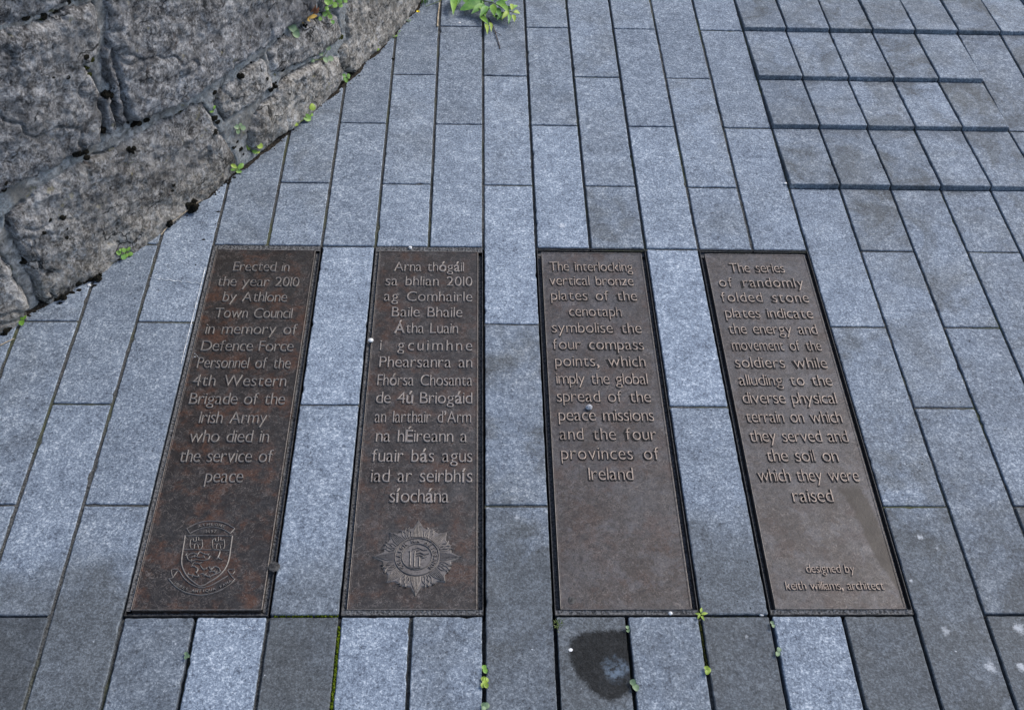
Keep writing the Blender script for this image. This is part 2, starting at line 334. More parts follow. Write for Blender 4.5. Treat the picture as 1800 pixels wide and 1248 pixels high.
for c in range(-17, 24):
    par = 1 if c % 2 == 0 else 0
    ns = [n for n in range(-14, 19) if n % 2 == par]
    cuts = set(ns)
    if in_plq(c): cuts |= {4, 8}; cuts -= {5, 6, 7}
    strips = set()
    if c >= 6: strips.add(0)
    if 6 <= c <= 10: strips |= {1, 2}
    if 6 <= c <= 17: strips.add(3)
    cuts |= strips
    cuts = sorted(cuts)
    for a, b in zip(cuts[:-1], cuts[1:]):
        if in_plq(c) and a == 4 and b == 8: continue
        pavers.append((c, X(c), X(c+1), Y(a), Y(b), 0.0115 if b in strips else 0.0, a))
rg = np.random.default_rng(11)
pv_V, pv_F, pv_A, pv_W = [], [], [], []
wetpoly = [(185, 270), (240, 235), (300, 215), (400, 210), (480, 205), (580, 203), (592, 260), (600, 380), (612, 500), (615, 592), (580, 628), (520, 672), (460, 688), (400, 672), (330, 612), (290, 562), (240, 532), (215, 470), (175, 390), (178, 320)]
wetpoly = np.array([gp(960+a/4.09, 1060+b/4.09)[:2] for a, b in wetpoly])
def sdist(P, Q):                            # signed distance to polygon, inside positive
    P = np.asarray(P, float); best = np.full(len(P), 1e9); ins = np.zeros(len(P), bool); n = len(Q)
    for i in range(n):
        a = Q[i]; b = Q[(i+1) % n]; e = b-a; w_ = P-a
        t = np.clip((w_@e)/max(e@e, 1e-12), 0, 1); best = np.minimum(best, np.hypot(*(w_-t[:, None]*e).T))
        c1 = (a[1] > P[:, 1]) != (b[1] > P[:, 1])
        with np.errstate(divide='ignore', invalid='ignore'):
            xi = (b[0]-a[0])*(P[:, 1]-a[1])/(b[1]-a[1])+a[0]
        ins ^= c1 & (P[:, 0] < xi)
    return np.where(ins, best, -best)
for (c, x0, x1, ya, yb, rise, n0) in pavers:
    g = 0.0030 + rg.uniform(-.0005, .0008); gx = 0.0030 if c < 6 else 0.0023
    t, wm, st = TONE.get((c, n0), (rg.uniform(0.90, 1.10), rg.uniform(0, .55), rg.uniform(.3, .9)))
    t *= rg.uniform(.95, 1.05)
    if c >= 6 and (c, n0) not in TONE: t *= 0.85; wm = min(1, wm+.5)
    elif n0 < 1 and (c, n0) not in TONE: t *= 0.93
    rnd = rg.uniform(0, 1)
    X0, X1, Y1, Y0 = x0+gx, x1-gx, ya-0.0018+rg.uniform(-.0007, 0), yb+0.0018+rg.uniform(0, .0009)
    if rise: Y0 = yb+0.001
    dz = rg.uniform(-.0008, .0008); tx = rg.uniform(-.0008, .0008)
    def zt(x, y):
        base = dz + tx*((x-X0)/(X1-X0)-.5)
        return base + rise*np.clip((Y1-y)/(Y1-Y0), 0, 1)
    near = (x1 > -1.2 and x0 < 1.6 and yb < 1.3 and ya > -1.3)
    def edge(p, q_):
        L = math.hypot(q_[0]-p[0], q_[1]-p[1]); k = max(2, int(L/0.011)) if near else 1
        out = []
        for i in range(k):
            f = i/k; out.append([p[0]+(q_[0]-p[0])*f, p[1]+(q_[1]-p[1])*f])
        return out
    ch = [rg.uniform(.0012, .003) for _ in range(4)]
    ring = []
    cs = [(X0, Y0), (X1, Y0), (X1, Y1), (X0, Y1)]
    for i in range(4):
        p, q_ = np.array(cs[i]), np.array(cs[(i+1) % 4]); e = (q_-p)/np.linalg.norm(q_-p)
        ring += edge(p+e*ch[i], q_-e*ch[(i+1) % 4]) + [list(q_-e*ch[(i+1) % 4])]
    ring = np.array(ring); n = len(ring); ctr = np.array([(X0+X1)/2, (Y0+Y1)/2])
    jit = rg.normal(0, 0.00045, n) if near else np.zeros(n)
    chips = (rg.random(n) < 0.02) * rg.uniform(.0008, .003, n) if near else 0
    inn = np.sign(ctr-ring)*np.array([1, 1])
    # inward direction of each edge point
    dl = np.stack([ring[:, 0]-X0, X1-ring[:, 0], ring[:, 1]-Y0, Y1-ring[:, 1]], 1); k = dl.argmin(1)
    nrm = np.array([[1, 0], [-1, 0], [0, 1], [0, -1]])[k]
    cd = np.min(np.hypot(ring[:, None, 0]-np.array(cs)[None, :, 0], ring[:, None, 1]-np.array(cs)[None, :, 1]), 1); cm_ = cd < .0075
    dgn = np.sign(ctr-ring)*.7071; nrm = np.where(cm_[:, None], dgn, nrm); jit = np.where(cm_, 0, jit); chips = np.where(cm_, 0, chips)
    outr = ring + nrm*(np.abs(jit)+chips)[:, None]
    innr = outr + nrm*(0.0013 + 0.5*np.abs(rg.normal(0, .0006, n)) + np.asarray(chips)*.5)[:, None]
    b0 = len(pv_V)
    for r_, zoff in ((outr, None), (outr, -0.0013), (innr, 0.0)):
        for (x, y) in r_:
            pv_V.append((x, y, -0.035 if zoff is None else float(zt(x, y))+zoff))
    F = [tuple([b0+i, b0+(i+1) % n, b0+n+(i+1) % n, b0+n+i]) for i in range(n)]
    F += [tuple([b0+n+i, b0+n+(i+1) % n, b0+2*n+(i+1) % n, b0+2*n+i]) for i in range(n)]
    if (c, n0) == (1, 8):
        # the stone with the wet patch: a fine grid on top, a rim of quads joins nothing visible
        nx, ny = 44, 76; xs = np.linspace(innr[:, 0].min(), innr[:, 0].max(), nx); ys = np.linspace(innr[:, 1].min(), innr[:, 1].max(), ny)
        b1 = len(pv_V)
        for yy in ys:
            for xx in xs: pv_V.append((xx, yy, float(zt(xx, yy))))
        F += [(b1+j*nx+i, b1+j*nx+i+1, b1+(j+1)*nx+i+1, b1+(j+1)*nx+i) for j in range(ny-1) for i in range(nx-1)]
    else:
        pv_V.append((*ctr, float(zt(*ctr)))); F += [(b0+2*n+i, b0+2*n+(i+1) % n, len(pv_V)-1) for i in range(n)]
    pv_F += F; pv_A += [(t, wm, rnd, st)]*(len(pv_V)-b0)
me = mesh('paving', pv_V, pv_F)
at = me.color_attributes.new('pv', 'FLOAT_COLOR', 'POINT'); at.data.foreach_set('color', np.array(pv_A, np.float32).ravel())
PV = np.array(pv_V); sd = np.full(len(PV), -1.0); near = (PV[:, 0] > 0) & (PV[:, 0] < .4) & (PV[:, 1] < -.8) & (PV[:, 1] > -1.3) & (PV[:, 2] > -.01)
sd[near] = sdist(PV[near][:, :2], wetpoly)
wa = me.attributes.new('wet', 'FLOAT', 'POINT'); wa.data.foreach_set('value', np.clip(0.5+sd/0.020, 0, 1).astype(np.float32))
tag(link('pavement', me, M_PAV), 'blue grey limestone paving of long slabs in running bond', kind='structure')
# joint filling: strips that sit a few mm below the stones, deep and black where the sand is gone
jb = MB()
def jstrip(x, y0, y1, dep, wd=0.006):
    k = max(2, int(abs(y1-y0)/0.012)); ys = np.linspace(y0, y1, k)
    zz = -dep + 0.0016*fbm(ys*60, x*31, 0, 3, 5) - 0.004*np.clip(fbm(ys*9, x*77, 0, 3, 9), 0, 1)
    V = []; 
    for y_, z_ in zip(ys, zz):
        V += [(x-wd, y_, z_+.0006), (x, y_, z_-.0006+.0006*math.sin(y_*900)), (x+wd, y_, z_+.0006)]
    F = []
    for i in range(k-1):
        a = 3*i; F += [(a, a+1, a+4, a+3), (a+1, a+2, a+5, a+4)]
    jb.add(V, F)
for j in range(-16, 24):
    spans = [(Y(-14), Y(4)), (Y(4), Y(8)), (Y(8), Y(18))]
    for k, (a, b) in enumerate(spans):
        if k == 1 and any(p <= j <= q_ for p, q_ in PLQ): continue
        dep = 0.0042 if j > -3 else 0.0024
        if j >= 6: dep = 0.0045
        if j in (1, 2, 3) and k == 0: dep = 0.007
        if k == 2 and -5 <= j <= 7: dep = {-5: 0.009, -4: 0.020, -3: 0.007, -2: 0.010, -1: 0.007, 0: 0.018, 1: 0.03, 2: 0.03, 3: 0.010, 4: 0.024, 5: 0.026, 6: 0.016, 7: 0.012}[j]
        jstrip(X(j), a, b, dep)
for (c, x0, x1, ya, yb, rise, n0) in pavers:
    if -12 < c < 16 and abs(yb) < 1.6:
        xs = np.linspace(x0+.002, x1-.002, 12); dep = 0.0035 if not (yb < Y(8)+.01 and yb > Y(8)-.01) else 0.014
        z = -dep+0.001*fbm(xs*80, yb*50, 0, 2, 3); V = []
        for x_, z_ in zip(xs, z): V += [(x_, yb-.005, z_), (x_, yb+.005, z_)]
        jb.add(V, [(2*i, 2*i+2, 2*i+3, 2*i+1) for i in range(11)])
tag(jb.build('joint_sand', M_JNT), 'dark grey sand filling the joints between the slabs', kind='structure')
gb = MB(); gb.add([(-40, -40, -.036), (40, -40, -.036), (40, 40, -.036), (-40, 40, -.036)], [(0, 1, 2, 3)])
tag(gb.build('ground', M_BASE), 'dark bedding under the paving', kind='structure')

# ------------------------------------------------------------------ plaques
FONT_CACHE = {}
def text_mesh(body, size, spacing, extrude, bevel, offset, res=4):
    cu = bpy.data.curves.new('t', 'FONT'); cu.body = body; cu.size = size; cu.space_character = spacing
    cu.extrude = extrude; cu.bevel_depth = bevel; cu.bevel_resolution = 1; cu.offset = offset; cu.resolution_u = res; cu.fill_mode = 'BOTH'
    o = bpy.data.objects.new('t', cu); COL.objects.link(o)
    dg = bpy.context.evaluated_depsgraph_get(); dg.update()
    m = bpy.data.meshes.new_from_object(o.evaluated_get(dg))
    bpy.data.objects.remove(o); bpy.data.curves.remove(cu)
    n = len(m.vertices); v = np.empty(n*3, np.float32); m.vertices.foreach_get('co', v); v = v.reshape(-1, 3)
    F = [tuple(p.vertices) for p in m.polygons]; bpy.data.meshes.remove(m)
    return v, F
_h, _ = text_mesh('H', 1.0, 1, 0, 0, 0); CAPH = float(_h[:, 1].max()-_h[:, 1].min())
XH_ = None
GLYPH = {}
def glyph(ch, cap, ex, bv, off, sx):
    """one character: Blender's built-in face, with a taller x-height and narrower set"""
    key = (ch, cap, ex, bv, off, sx)
    if key in GLYPH: return GLYPH[key]
    global XH_
    if XH_ is None:
        t, _ = text_mesh('x', 1.0, 1, 0, 0, 0); XH_ = float(t[:, 1].max())/CAPH
    v, F = text_mesh(ch, cap/CAPH, 1, ex, bv, off*.25 if (ord(ch) > 127 or ch in ',.') else off); v = v.copy(); y = v[:, 1]/cap
    if ch.islower():
        xh = XH_; nx = 0.715; top = float(y.max()); asc = 1.06 if ord(ch) < 128 else 1.12; top = max(top, 1.0 if ord(ch) > 127 else 1.06)
        hi = nx+(y-xh)*(asc-nx)/max(top-xh, 1e-6)
        y = np.where(y < 0, y*1.0, np.where(y <= xh, y*nx/xh, hi)); v[:, 1] = y*cap
    x0 = v[:, 0].min(); v[:, 0] = (v[:, 0]-x0)*sx
    GLYPH[key] = (v, F, float(v[:, 0].max())); return GLYPH[key]
def fit_line(body, width, cap, sx, ex, bv, off):
    for it in range(6):
        gl = [glyph(c, cap, ex, bv, off, round(sx, 3)) if c != ' ' else None for c in body]
        wsum = sum(g[2] for g in gl if g); nsp = body.count(' '); nlet = sum(1 for a_, b_ in zip(body[:-1], body[1:]) if a_ != ' ' and b_ != ' ')
        base = .24*cap; g = (width-wsum-nsp*base)/(nlet+nsp*3.6)
        if g >= .045*cap or sx < .55: break
        sx *= .94
    V = []; Fs = []; x = 0; n0 = 0; prev = ' '
    for c, gg in zip(body, gl):
        if c == ' ': x += base+3.6*g; prev = ' '; continue
        if prev != ' ': x += g
        v = gg[0].copy(); v[:, 0] += x; V.append(v); Fs += [tuple(i+n0 for i in f) for f in gg[1]]; n0 += len(v); x += gg[2]; prev = c
    return np.concatenate(V), Fs
def stroke(mb, pts, w, h, z, closed=False):   # raised half-round ridge along a line
    P = np.array(pts, float); n = len(P)
    if closed: T = np.roll(P, -1, 0)-np.roll(P, 1, 0)
    else: T = np.gradient(P, axis=0)
    T /= np.maximum(np.linalg.norm(T, axis=1), 1e-9)[:, None]; N = np.stack([-T[:, 1], T[:, 0]], 1)
    wv = np.broadcast_to(np.asarray(w, float), (n,))
    V = []
    for i in range(n):
        for f, hh in ((-1, -.0006), (-.62, .75), (0, 1), (.62, .75), (1, -.0006)):
            q_ = P[i]+N[i]*f*wv[i]*.5; V.append((q_[0], q_[1], z+(h*hh if hh > 0 else hh)))
    F = []
    m = n if closed else n-1
    for i in range(m):
        a = 5*i; b = 5*((i+1) % n)
        for k in range(4): F.append((a+k, a+k+1, b+k+1, b+k))
    if not closed: F += [(0, 1, 2, 3, 4), tuple(5*(n-1)+k for k in (4, 3, 2, 1, 0))]
    mb.add(V, F)
def arc_text(mb, body, ctr, rad, a0, a1, size, z, inward=False, ex=.0007, bv=.0003):
    chars = list(body); n = len(chars)
    for i, ch in enumerate(chars):
        if ch == ' ': continue
        a = math.radians(a0+(a1-a0)*(i+.5)/n); v, F = text_mesh(ch, size, 1, ex, bv, -bv*.3, 2)
        v = v.copy(); v[:, 0] -= (v[:, 0].min()+v[:, 0].max())/2; v[:, 1] -= size*CAPH/2
        rot = a-math.pi/2 if not inward else a+math.pi/2
        c_, s_ = math.cos(rot), math.sin(rot)
        x = v[:, 0]*c_-v[:, 1]*s_+ctr[0]+rad*math.cos(a); y = v[:, 0]*s_+v[:, 1]*c_+ctr[1]+rad*math.sin(a)
        mb.add(np.stack([x, y, v[:, 2]+z], 1), F)
ZP = 0.0018                                    # top of the plates
TXT = [
 [("Erected in", 408.7, 507.7, 477.7), ("the year 2010", 380.8, 525, 504.2), ("by Athlone", 390.4, 503.8, 531.2), ("Town Council", 376, 512.5, 559.8), ("in memory of", 359.6, 521, 588.3),
  ("Defence Force", 352, 515, 618), ("Personnel of the", 345, 509.6, 648), ("4th Western", 337, 502, 679.4), ("Brigade of the", 331, 500, 711.5), ("Irish Army", 348.5, 467.7, 744.8),
  ("who died in", 331, 471.5, 778), ("the service of", 313.8, 478, 813), ("peace", 359, 426, 848.7)],
 [("Arna th\u00f3g\u00e1il", 691.9, 815.3, 477.9), ("sa bhlian 2010", 677, 830, 503.3), ("ag Comhairle", 674.4, 830, 530.4), ("Baile Bhaile", 688, 812.6, 558), ("\u00c1tha Luain", 692, 805, 586.6),
  ("i gcuimhne", 667, 830, 617), ("Phearsanra an", 666, 830, 646.5), ("Fh\u00f3rsa Chosanta", 662.5, 830, 678.5), ("de 4\u00fa Briog\u00e1id", 660, 830, 709.8), ("an Iarthair d\u2019Arm", 658, 828, 743.5),
  ("na h\u00c9ireann a", 660, 821, 777.5), ("fuair b\u00e1s agus", 653, 830, 812.5), ("iad ar seirbh\u00eds", 651, 830, 848), ("s\u00edoch\u00e1na", 684, 788.5, 883.7)],
 [("The interlocking", 966, 1112.4, 477.6), ("vertical bronze", 966, 1114, 502.6), ("plates of the", 968.8, 1120, 529), ("cenotaph", 1000.5, 1093, 557), ("symbolise the", 970.5, 1128, 586),
  ("four compass", 972, 1132, 615.4), ("points, which", 976, 1135, 645), ("imply the global", 978, 1139, 676), ("spread of the", 979, 1144.5, 707.4), ("peace missions", 982, 1150, 740.5),
  ("and the four", 984, 1154, 774), ("provinces of", 986.7, 1159.5, 808.4), ("Ireland", 1035, 1113.7, 844.5)],
 [("The series", 1283.6, 1380, 479.8), ("of randomly", 1265, 1413.5, 505.6), ("folded stone", 1269, 1422.8, 532), ("plates indicate", 1276, 1430, 560), ("the energy and", 1282, 1437.5, 588),
  ("movement of the", 1288, 1445, 617), ("soldiers while", 1293.7, 1455, 647.5), ("alluding to the", 1300, 1464, 678.5), ("diverse physical", 1306.5, 1472, 710), ("terrain on which", 1312.7, 1481.5, 743.5),
  ("they served and", 1319, 1492, 777.5), ("the soil on", 1349, 1475, 812), ("which they were", 1333.5, 1511.7, 847), ("raised", 1395, 1466, 883)]]
CREDIT = [("designed by", 1418, 1503, 1007), ("keith williams, architect", 1382, 1555, 1037)]
PL_LABEL = ['dark rusty brown plaque with shield crest below its English inscription, nearest the wall',
            'brown plaque with Irish inscription and eight pointed star badge at its foot',
            'grey brown plaque about interlocking vertical bronze plates, its lower third blank',
            'grey brown plaque about folded stone plates, with the designer credit at its foot']
BR = [mat_bronze('bronze_rusty', (0.014, 0.0090, 0.007), (0.019, 0.0165, 0.0155), 0.75, 0.35, (0.046, 0.045, 0.046)),
      mat_bronze('bronze_brown', (0.021, 0.0145, 0.0115), (0.028, 0.0245, 0.023), 0.45, 0.45, (0.060, 0.057, 0.057)),
      mat_bronze('bronze_grey', (0.036, 0.027, 0.023), (0.050, 0.045, 0.045), 0.24, 0.65, (0.080, 0.077, 0.082)),
      mat_bronze('bronze_pale', (0.038, 0.030, 0.027), (0.054, 0.050, 0.052), 0.14, 0.70, (0.084, 0.081, 0.087))]
LT = [mat_letter('letter_dull', (0.175, 0.158, 0.146), (0.078, 0.068, 0.062), (0.05, 0.042, 0.038)), None, mat_letter('letter_worn', (0.30, 0.238, 0.195), (0.12, 0.095, 0.079), (0.09, 0.071, 0.062)), None]
LT[1] = mat_letter('letter_brown', (0.24, 0.21, 0.19), (0.11, 0.095, 0.085), (0.09, 0.077, 0.07)); LT[3] = LT[2]
EMB = [mat_letter('emblem_dull', (0.15, 0.137, 0.128), (0.062, 0.056, 0.052), (0.05, 0.043, 0.039)), mat_letter('emblem_brown', (0.155, 0.139, 0.129), (0.068, 0.060, 0.056), (0.055, 0.047, 0.042))]
RIM = mat_letter('rim_worn', (0.20, 0.175, 0.155), (0.06, 0.052, 0.047), (0.05, 0.042, 0.037)); M_GRIME_SHADOW = mat_simple('letter_grime_shadow', (0.006, 0.005, 0.005), (0.016, 0.014, 0.013), 200, 0.7, 0.3, 0.001)
FILL = [(.0006, .008, .0008), (.004, .012, .0012), (.012, .014, .010), (.014, .014, .010)]    # left, right, top channel depth
def ring_floor(mb, xs, ys, zf):
    pass
def lines_to(mb, lines, cap, ex, bv, off, sx=0.80, grime_shadow=False):
    for body, xl, xr, yb in lines:
        a = gp(xl, yb, ZP); b = gp(xr, yb, ZP); ym = (a[1]+b[1])/2
        v, F = fit_line(body, b[0]-a[0], cap, sx, ex, bv, off); v = v.copy()
        if grime_shadow: v[:, 0] -= .0008; v[:, 1] -= .0006; v[:, 2] += -ex*.6+.0000  # shifted down-left, the side of the painted letter shadow
        v[:, 0] += a[0]; v[:, 1] += ym; v[:, 2] += ZP+ex*0.6
        mb.add(v, F)
for k, (ja, jb_) in enumerate(PLQ):
    xa, xb, yt, yb = X(ja)+.001, X(jb_)-.001, Y(4)-.001, Y(8)+.001
    px0, px1, py1, py0 = xa+.0085, xb-.0098, yt-.0155, yb+.0085
    root = thing('bronze_plaque', PL_LABEL[k], 'plaque', ((xa+xb)/2, (yt+yb)/2, 0), 'four bronze plaques set in the paving')
    # plate: slab with rounded shoulder and a thin raised rim line
    mb = MB(); nb = [(0, -.014), (0, ZP-.0016), (.0007, ZP-.0004), (.0018, ZP+.0002), (.0034, ZP+.0002), (.0042, ZP-.0005)]
    rings = []
    def rr(i, z, rad=.004):
        out = []
        for cx_, cy_, a0 in ((px1, py0, -90), (px1, py1, 0), (px0, py1, 90), (px0, py0, 180)):
            sx_, sy_ = (-1 if cx_ == px1 else 1), (1 if cy_ == py0 else -1)
            for s_ in range(4):
                a = math.radians(a0+30*s_); r_ = max(rad-i, .0005)
                out.append((cx_+sx_*(i+r_)+r_*math.cos(a), cy_+sy_*(i+r_)+r_*math.sin(a), z))
        return out
    V = []; F = []
    for i, z in nb: V += rr(i, z)
    m = 16
    for r_ in range(len(nb)-1):
        for s_ in range(m): F.append((r_*m+s_, r_*m+(s_+1) % m, (r_+1)*m+(s_+1) % m, (r_+1)*m+s_))
    F.append(tuple((len(nb)-1)*m+s_ for s_ in range(m)))
    mb.add(V, F); mb.build('plate', BR[k], root)
    rm = MB(); e_ = .0012; stroke(rm, [(px0+e_, py0+e_), (px1-e_, py0+e_), (px1-e_, py1-e_), (px0+e_, py1-e_)] if False else [(x_, y_) for x_, y_ in ([(px0+e_+(px1-px0-2*e_)*t_/20, py0+e_) for t_ in range(20)]+[(px1-e_, py0+e_+(py1-py0-2*e_)*t_/70) for t_ in range(70)]+[(px1-e_-(px1-px0-2*e_)*t_/20, py1-e_) for t_ in range(20)]+[(px0+e_, py1-e_-(py1-py0-2*e_)*t_/70) for t_ in range(70)])], .0013, .0006, ZP, True); rm.build('rim', RIM, root)
    # frame: thin steel lip round the channel
    fb = MB(); lip = .0011; O = [(xa, yb), (xb, yb), (xb, yt), (xa, yt)]; I = [(xa+lip, yb+lip), (xb-lip, yb+lip), (xb-lip, yt-lip), (xa+lip, yt-lip)]
    zl = -.0006; V = [(*p, -.02) for p in O]+[(*p, zl) for p in O]+[(*p, zl) for p in I]+[(*p, -.02) for p in I]
    F = []
    for r_ in range(3):
        for s_ in range(4): F.append((4*r_+s_, 4*r_+(s_+1) % 4, 4*r_+4+(s_+1) % 4, 4*r_+4+s_))
    fb.add(V, F); fb.build('frame', M_FRAME, root)
    # dirt lying in the channel
    cb = MB(); dl, dr, dt = FILL[k]
    def chan(x0, x1, y0, y1, dep, lengthwise):
        n = 160; t = np.linspace(0, 1, n)
        V = []
        for tt in t:
            z = -dep+.0014*float(fbm(tt*60, k*9.1+dep*999, 0, 3, 2))
            if lengthwise: yy = y0+(y1-y0)*tt; V += [(x0, yy, z+.0008), ((x0+x1)/2, yy, z-.0004), (x1, yy, z)]
            else: xx = x0+(x1-x0)*tt; V += [(xx, y0, z), (xx, (y0+y1)/2, z-.0004), (xx, y1, z+.0008)]
        F = []
        for i in range(n-1):
            a = 3*i; F += [(a, a+1, a+4, a+3), (a+1, a+2, a+5, a+4)]
        if not lengthwise: F = [tuple(reversed(f)) for f in F]
        cb.add(V, [tuple(reversed(f)) for f in F])
    chan(xa+lip, px0, py0, py1, dl, True); chan(px1, xb-lip, py0, py1, dr, True)
    chan(xa+lip, xb-lip, py1-.0002, yt-lip, dt, False); chan(xa+lip, xb-lip, yb+lip, py0+.0002, (.009, .0002, .0012, .0004)[k], False)
    cb.build('channel_dirt', M_GRIT, root)
    tb = MB(); lines_to(tb, TXT[k], .0288, .0009, .0008, -.0012 if k > 1 else -.0010); tb.build('inscription', LT[k], root)
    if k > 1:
        tb = MB(); lines_to(tb, TXT[k], .0288, .0002, .0, .0006, grime_shadow=True); tb.build('letter_grime_shadow', M_GRIME_SHADOW, root)  # dark underlay: dirt round the letters plus their shadow painted in
    if k == 3:
        tb = MB(); lines_to(tb, CREDIT, .0165, .0009, .0006, -.0007, .84); tb.build('designer_credit', LT[k], root)
    if k == 0:
        eb = MB()
        def C(x, y): p = gp(290+x/13.85, 905+y/13.85, ZP); return [p[0], p[1]]
        def path(L, n=7):
            L = np.array([C(*p) for p in L]); t = np.linspace(0, len(L)-1, (len(L)-1)*n+1); P = []
            for tt in t:                                  # Catmull-Rom
                i = min(int(tt), len(L)-2); f = tt-i; p0, p1, p2, p3 = L[max(i-1, 0)], L[i], L[i+1], L[min(i+2, len(L)-1)]
                P.append(.5*((2*p1)+(-p0+p2)*f+(2*p0-5*p1+4*p2-p3)*f*f+(-p0+3*p1-3*p2+p3)*f**3))
            return P
        stroke(eb, path([(490, 510), (440, 830), (405, 1090), (420, 1260), (530, 1480), (720, 1650), (880, 1730), (1080, 1630), (1300, 1490), (1470, 1300), (1560, 1060), (1600, 780), (1640, 510)]), .0030, .0016, ZP)
        stroke(eb, path([(490, 510), (1060, 500), (1640, 510)], 3), .0022, .0014, ZP)
        stroke(eb, path([(450, 840), (1020, 845), (1590, 860)], 3), .0020, .0012, ZP)
        stroke(eb, path([(530, 330), (820, 190), (1120, 150), (1420, 185), (1700, 330)]), .0022, .0014, ZP)
        stroke(eb, path([(605, 450), (840, 340), (1120, 290), (1400, 340), (1590, 455)]), .0022, .0013, ZP)
        stroke(eb, path([(530, 330), (605, 450)], 3), .0018, .0012, ZP); stroke(eb, path([(1700, 330), (1590, 455)], 3), .0022, .0016, ZP)
        stroke(eb, path([(90, 1550), (250, 1730), (500, 1880), (800, 1945), (1050, 1930), (1350, 1830), (1580, 1690), (1700, 1560)]), .0024, .0015, ZP)
        stroke(eb, path([(360, 1370), (460, 1530), (640, 1680), (880, 1770), (1100, 1720), (1330, 1600), (1530, 1480)]), .0022, .0014, ZP)
        for L in ([(90, 1550), (190, 1520), (300, 1370), (360, 1370)], [(160, 1420), (170, 1330), (330, 1330)], [(160, 1420), (180, 1500)], [(1700, 1560), (1640, 1510), (1530, 1340), (1690, 1320)], [(1700, 1370), (1640, 1440), (1560, 1400)]):
            stroke(eb, path(L, 4), .0018, .0012, ZP)
        crest = eb.build('crest', EMB[0], root)
        # raised charges of the shield: two towers in chief, a boat-like beast and a crowd of small shapes below
        db = MB()
        for cx_ in (760, 1300):
            for L in ([(-140, -80), (-130, 130), (130, 130), (140, -90)], [(-140, -80), (-70, -120), (-70, -50), (0, -60), (0, -150), (60, -140), (60, -60), (140, -90)], [(-50, 130), (-40, 40), (0, 10), (40, 40), (50, 130)], [(-100, 20), (-70, 40)], [(70, 20), (100, 40)]):
                stroke(db, path([(cx_+a, 690+b) for a, b in L], 3), .0020, .0014, ZP)
        r2 = random.Random(5)
        for L in ([(520, 950), (560, 1080), (640, 1120), (760, 1090), (900, 1110), (1040, 1080), (1100, 1000)], [(600, 960), (700, 930), (790, 960), (850, 900), (960, 950), (1060, 960)], [(640, 1030), (730, 1000), (840, 1040), (960, 1010)], [(1290, 1050), (1340, 900)], [(1280, 1020), (1340, 1070), (1380, 1080)],
                  [(660, 1240), (740, 1260), (800, 1330), (760, 1400)], [(880, 1260), (940, 1320), (1010, 1300)], [(1080, 1270), (1120, 1330), (1210, 1260), (1310, 1290), (1350, 1380)], [(560, 1450), (680, 1470), (790, 1500), (820, 1460)], [(900, 1420), (980, 1460), (1080, 1500), (1200, 1450), (1330, 1400)], [(700, 1160), (830, 1180), (900, 1150)], [(1090, 1380), (1180, 1370), (1240, 1410)]):
            stroke(db, path(L, 5), .0026, .0016, ZP)
            for p in path(L, 2)[::2]:
                a = r2.uniform(0, 6.28); l = r2.uniform(.002, .004); stroke(db, [(p[0]-l*math.cos(a), p[1]-l*math.sin(a)), p, (p[0]+l*math.cos(a+.5), p[1]+l*math.sin(a+.5))], .0015, .0015, ZP)
        db.build('shield_charges', EMB[0], crest)
        cb2 = MB(); A = np.array(C(1120, 235)); B = np.array(C(560, 390)); E_ = np.array(C(1650, 390))
        def circ(p, q_, r_):
            m_ = np.array([[q_[0]-p[0], q_[1]-p[1]], [r_[0]-p[0], r_[1]-p[1]]])*2
            v_ = np.array([q_@q_-p@p, r_@r_-p@p]); c_ = np.linalg.solve(m_, v_); return c_, np.linalg.norm(p-c_)
        cc, cr = circ(B, A, E_); arc_text(cb2, 'ATHLONE', cc, cr, 112, 66, .0075, ZP+.0006)
        p = C(1120, 420); v, F = fit_line('1697', .018, .0055, 1, .0006, .0003, -.0001); cb2.add(v+np.array([p[0]-.009, p[1]-.0012, ZP+.0004]), F)
        A = np.array(C(880, 1855)); B = np.array(C(240, 1640)); E_ = np.array(C(1620, 1590)); cc, cr = circ(B, A, E_)
        a0 = math.degrees(math.atan2(*(B-cc)[::-1])); a1 = math.degrees(math.atan2(*(E_-cc)[::-1])); arc_text(cb2, 'URBES ANTIQUA FAMA', cc, cr, a0, a1, .0072, ZP+.0006, True)
        cb2.build('crest_lettering', EMB[0], crest)
    if k == 1:
        ctr = gp(733, 979, ZP); cx_, cy_ = ctr[0], ctr[1]; eb = MB()
        def pol(r_, a): return (cx_+r_*math.cos(math.radians(a)), cy_+r_*math.sin(math.radians(a)))
        # low body of the star
        V = [(cx_, cy_, ZP+.0014)]; n_ = 16
        pts = []
        for i in range(8):
            R_ = .077 if i % 2 == 0 else .071
            pts += [pol(R_, 45*i), pol(.060, 45*i+9), pol(.062, 45*i+22.5), pol(.060, 45*i+36)]
        m = len(pts); V = [(x, y, ZP-.0004) for x, y in pts]+[(cx_+(x-cx_)*.97, cy_+(y-cy_)*.97, ZP+.0012) for x, y in pts]
        eb.add(V, [(i, (i+1) % m, m+(i+1) % m, m+i) for i in range(m)]+[tuple(m+i for i in range(m))])
        star = eb.build('star_badge', EMB[1], root); rb = MB()
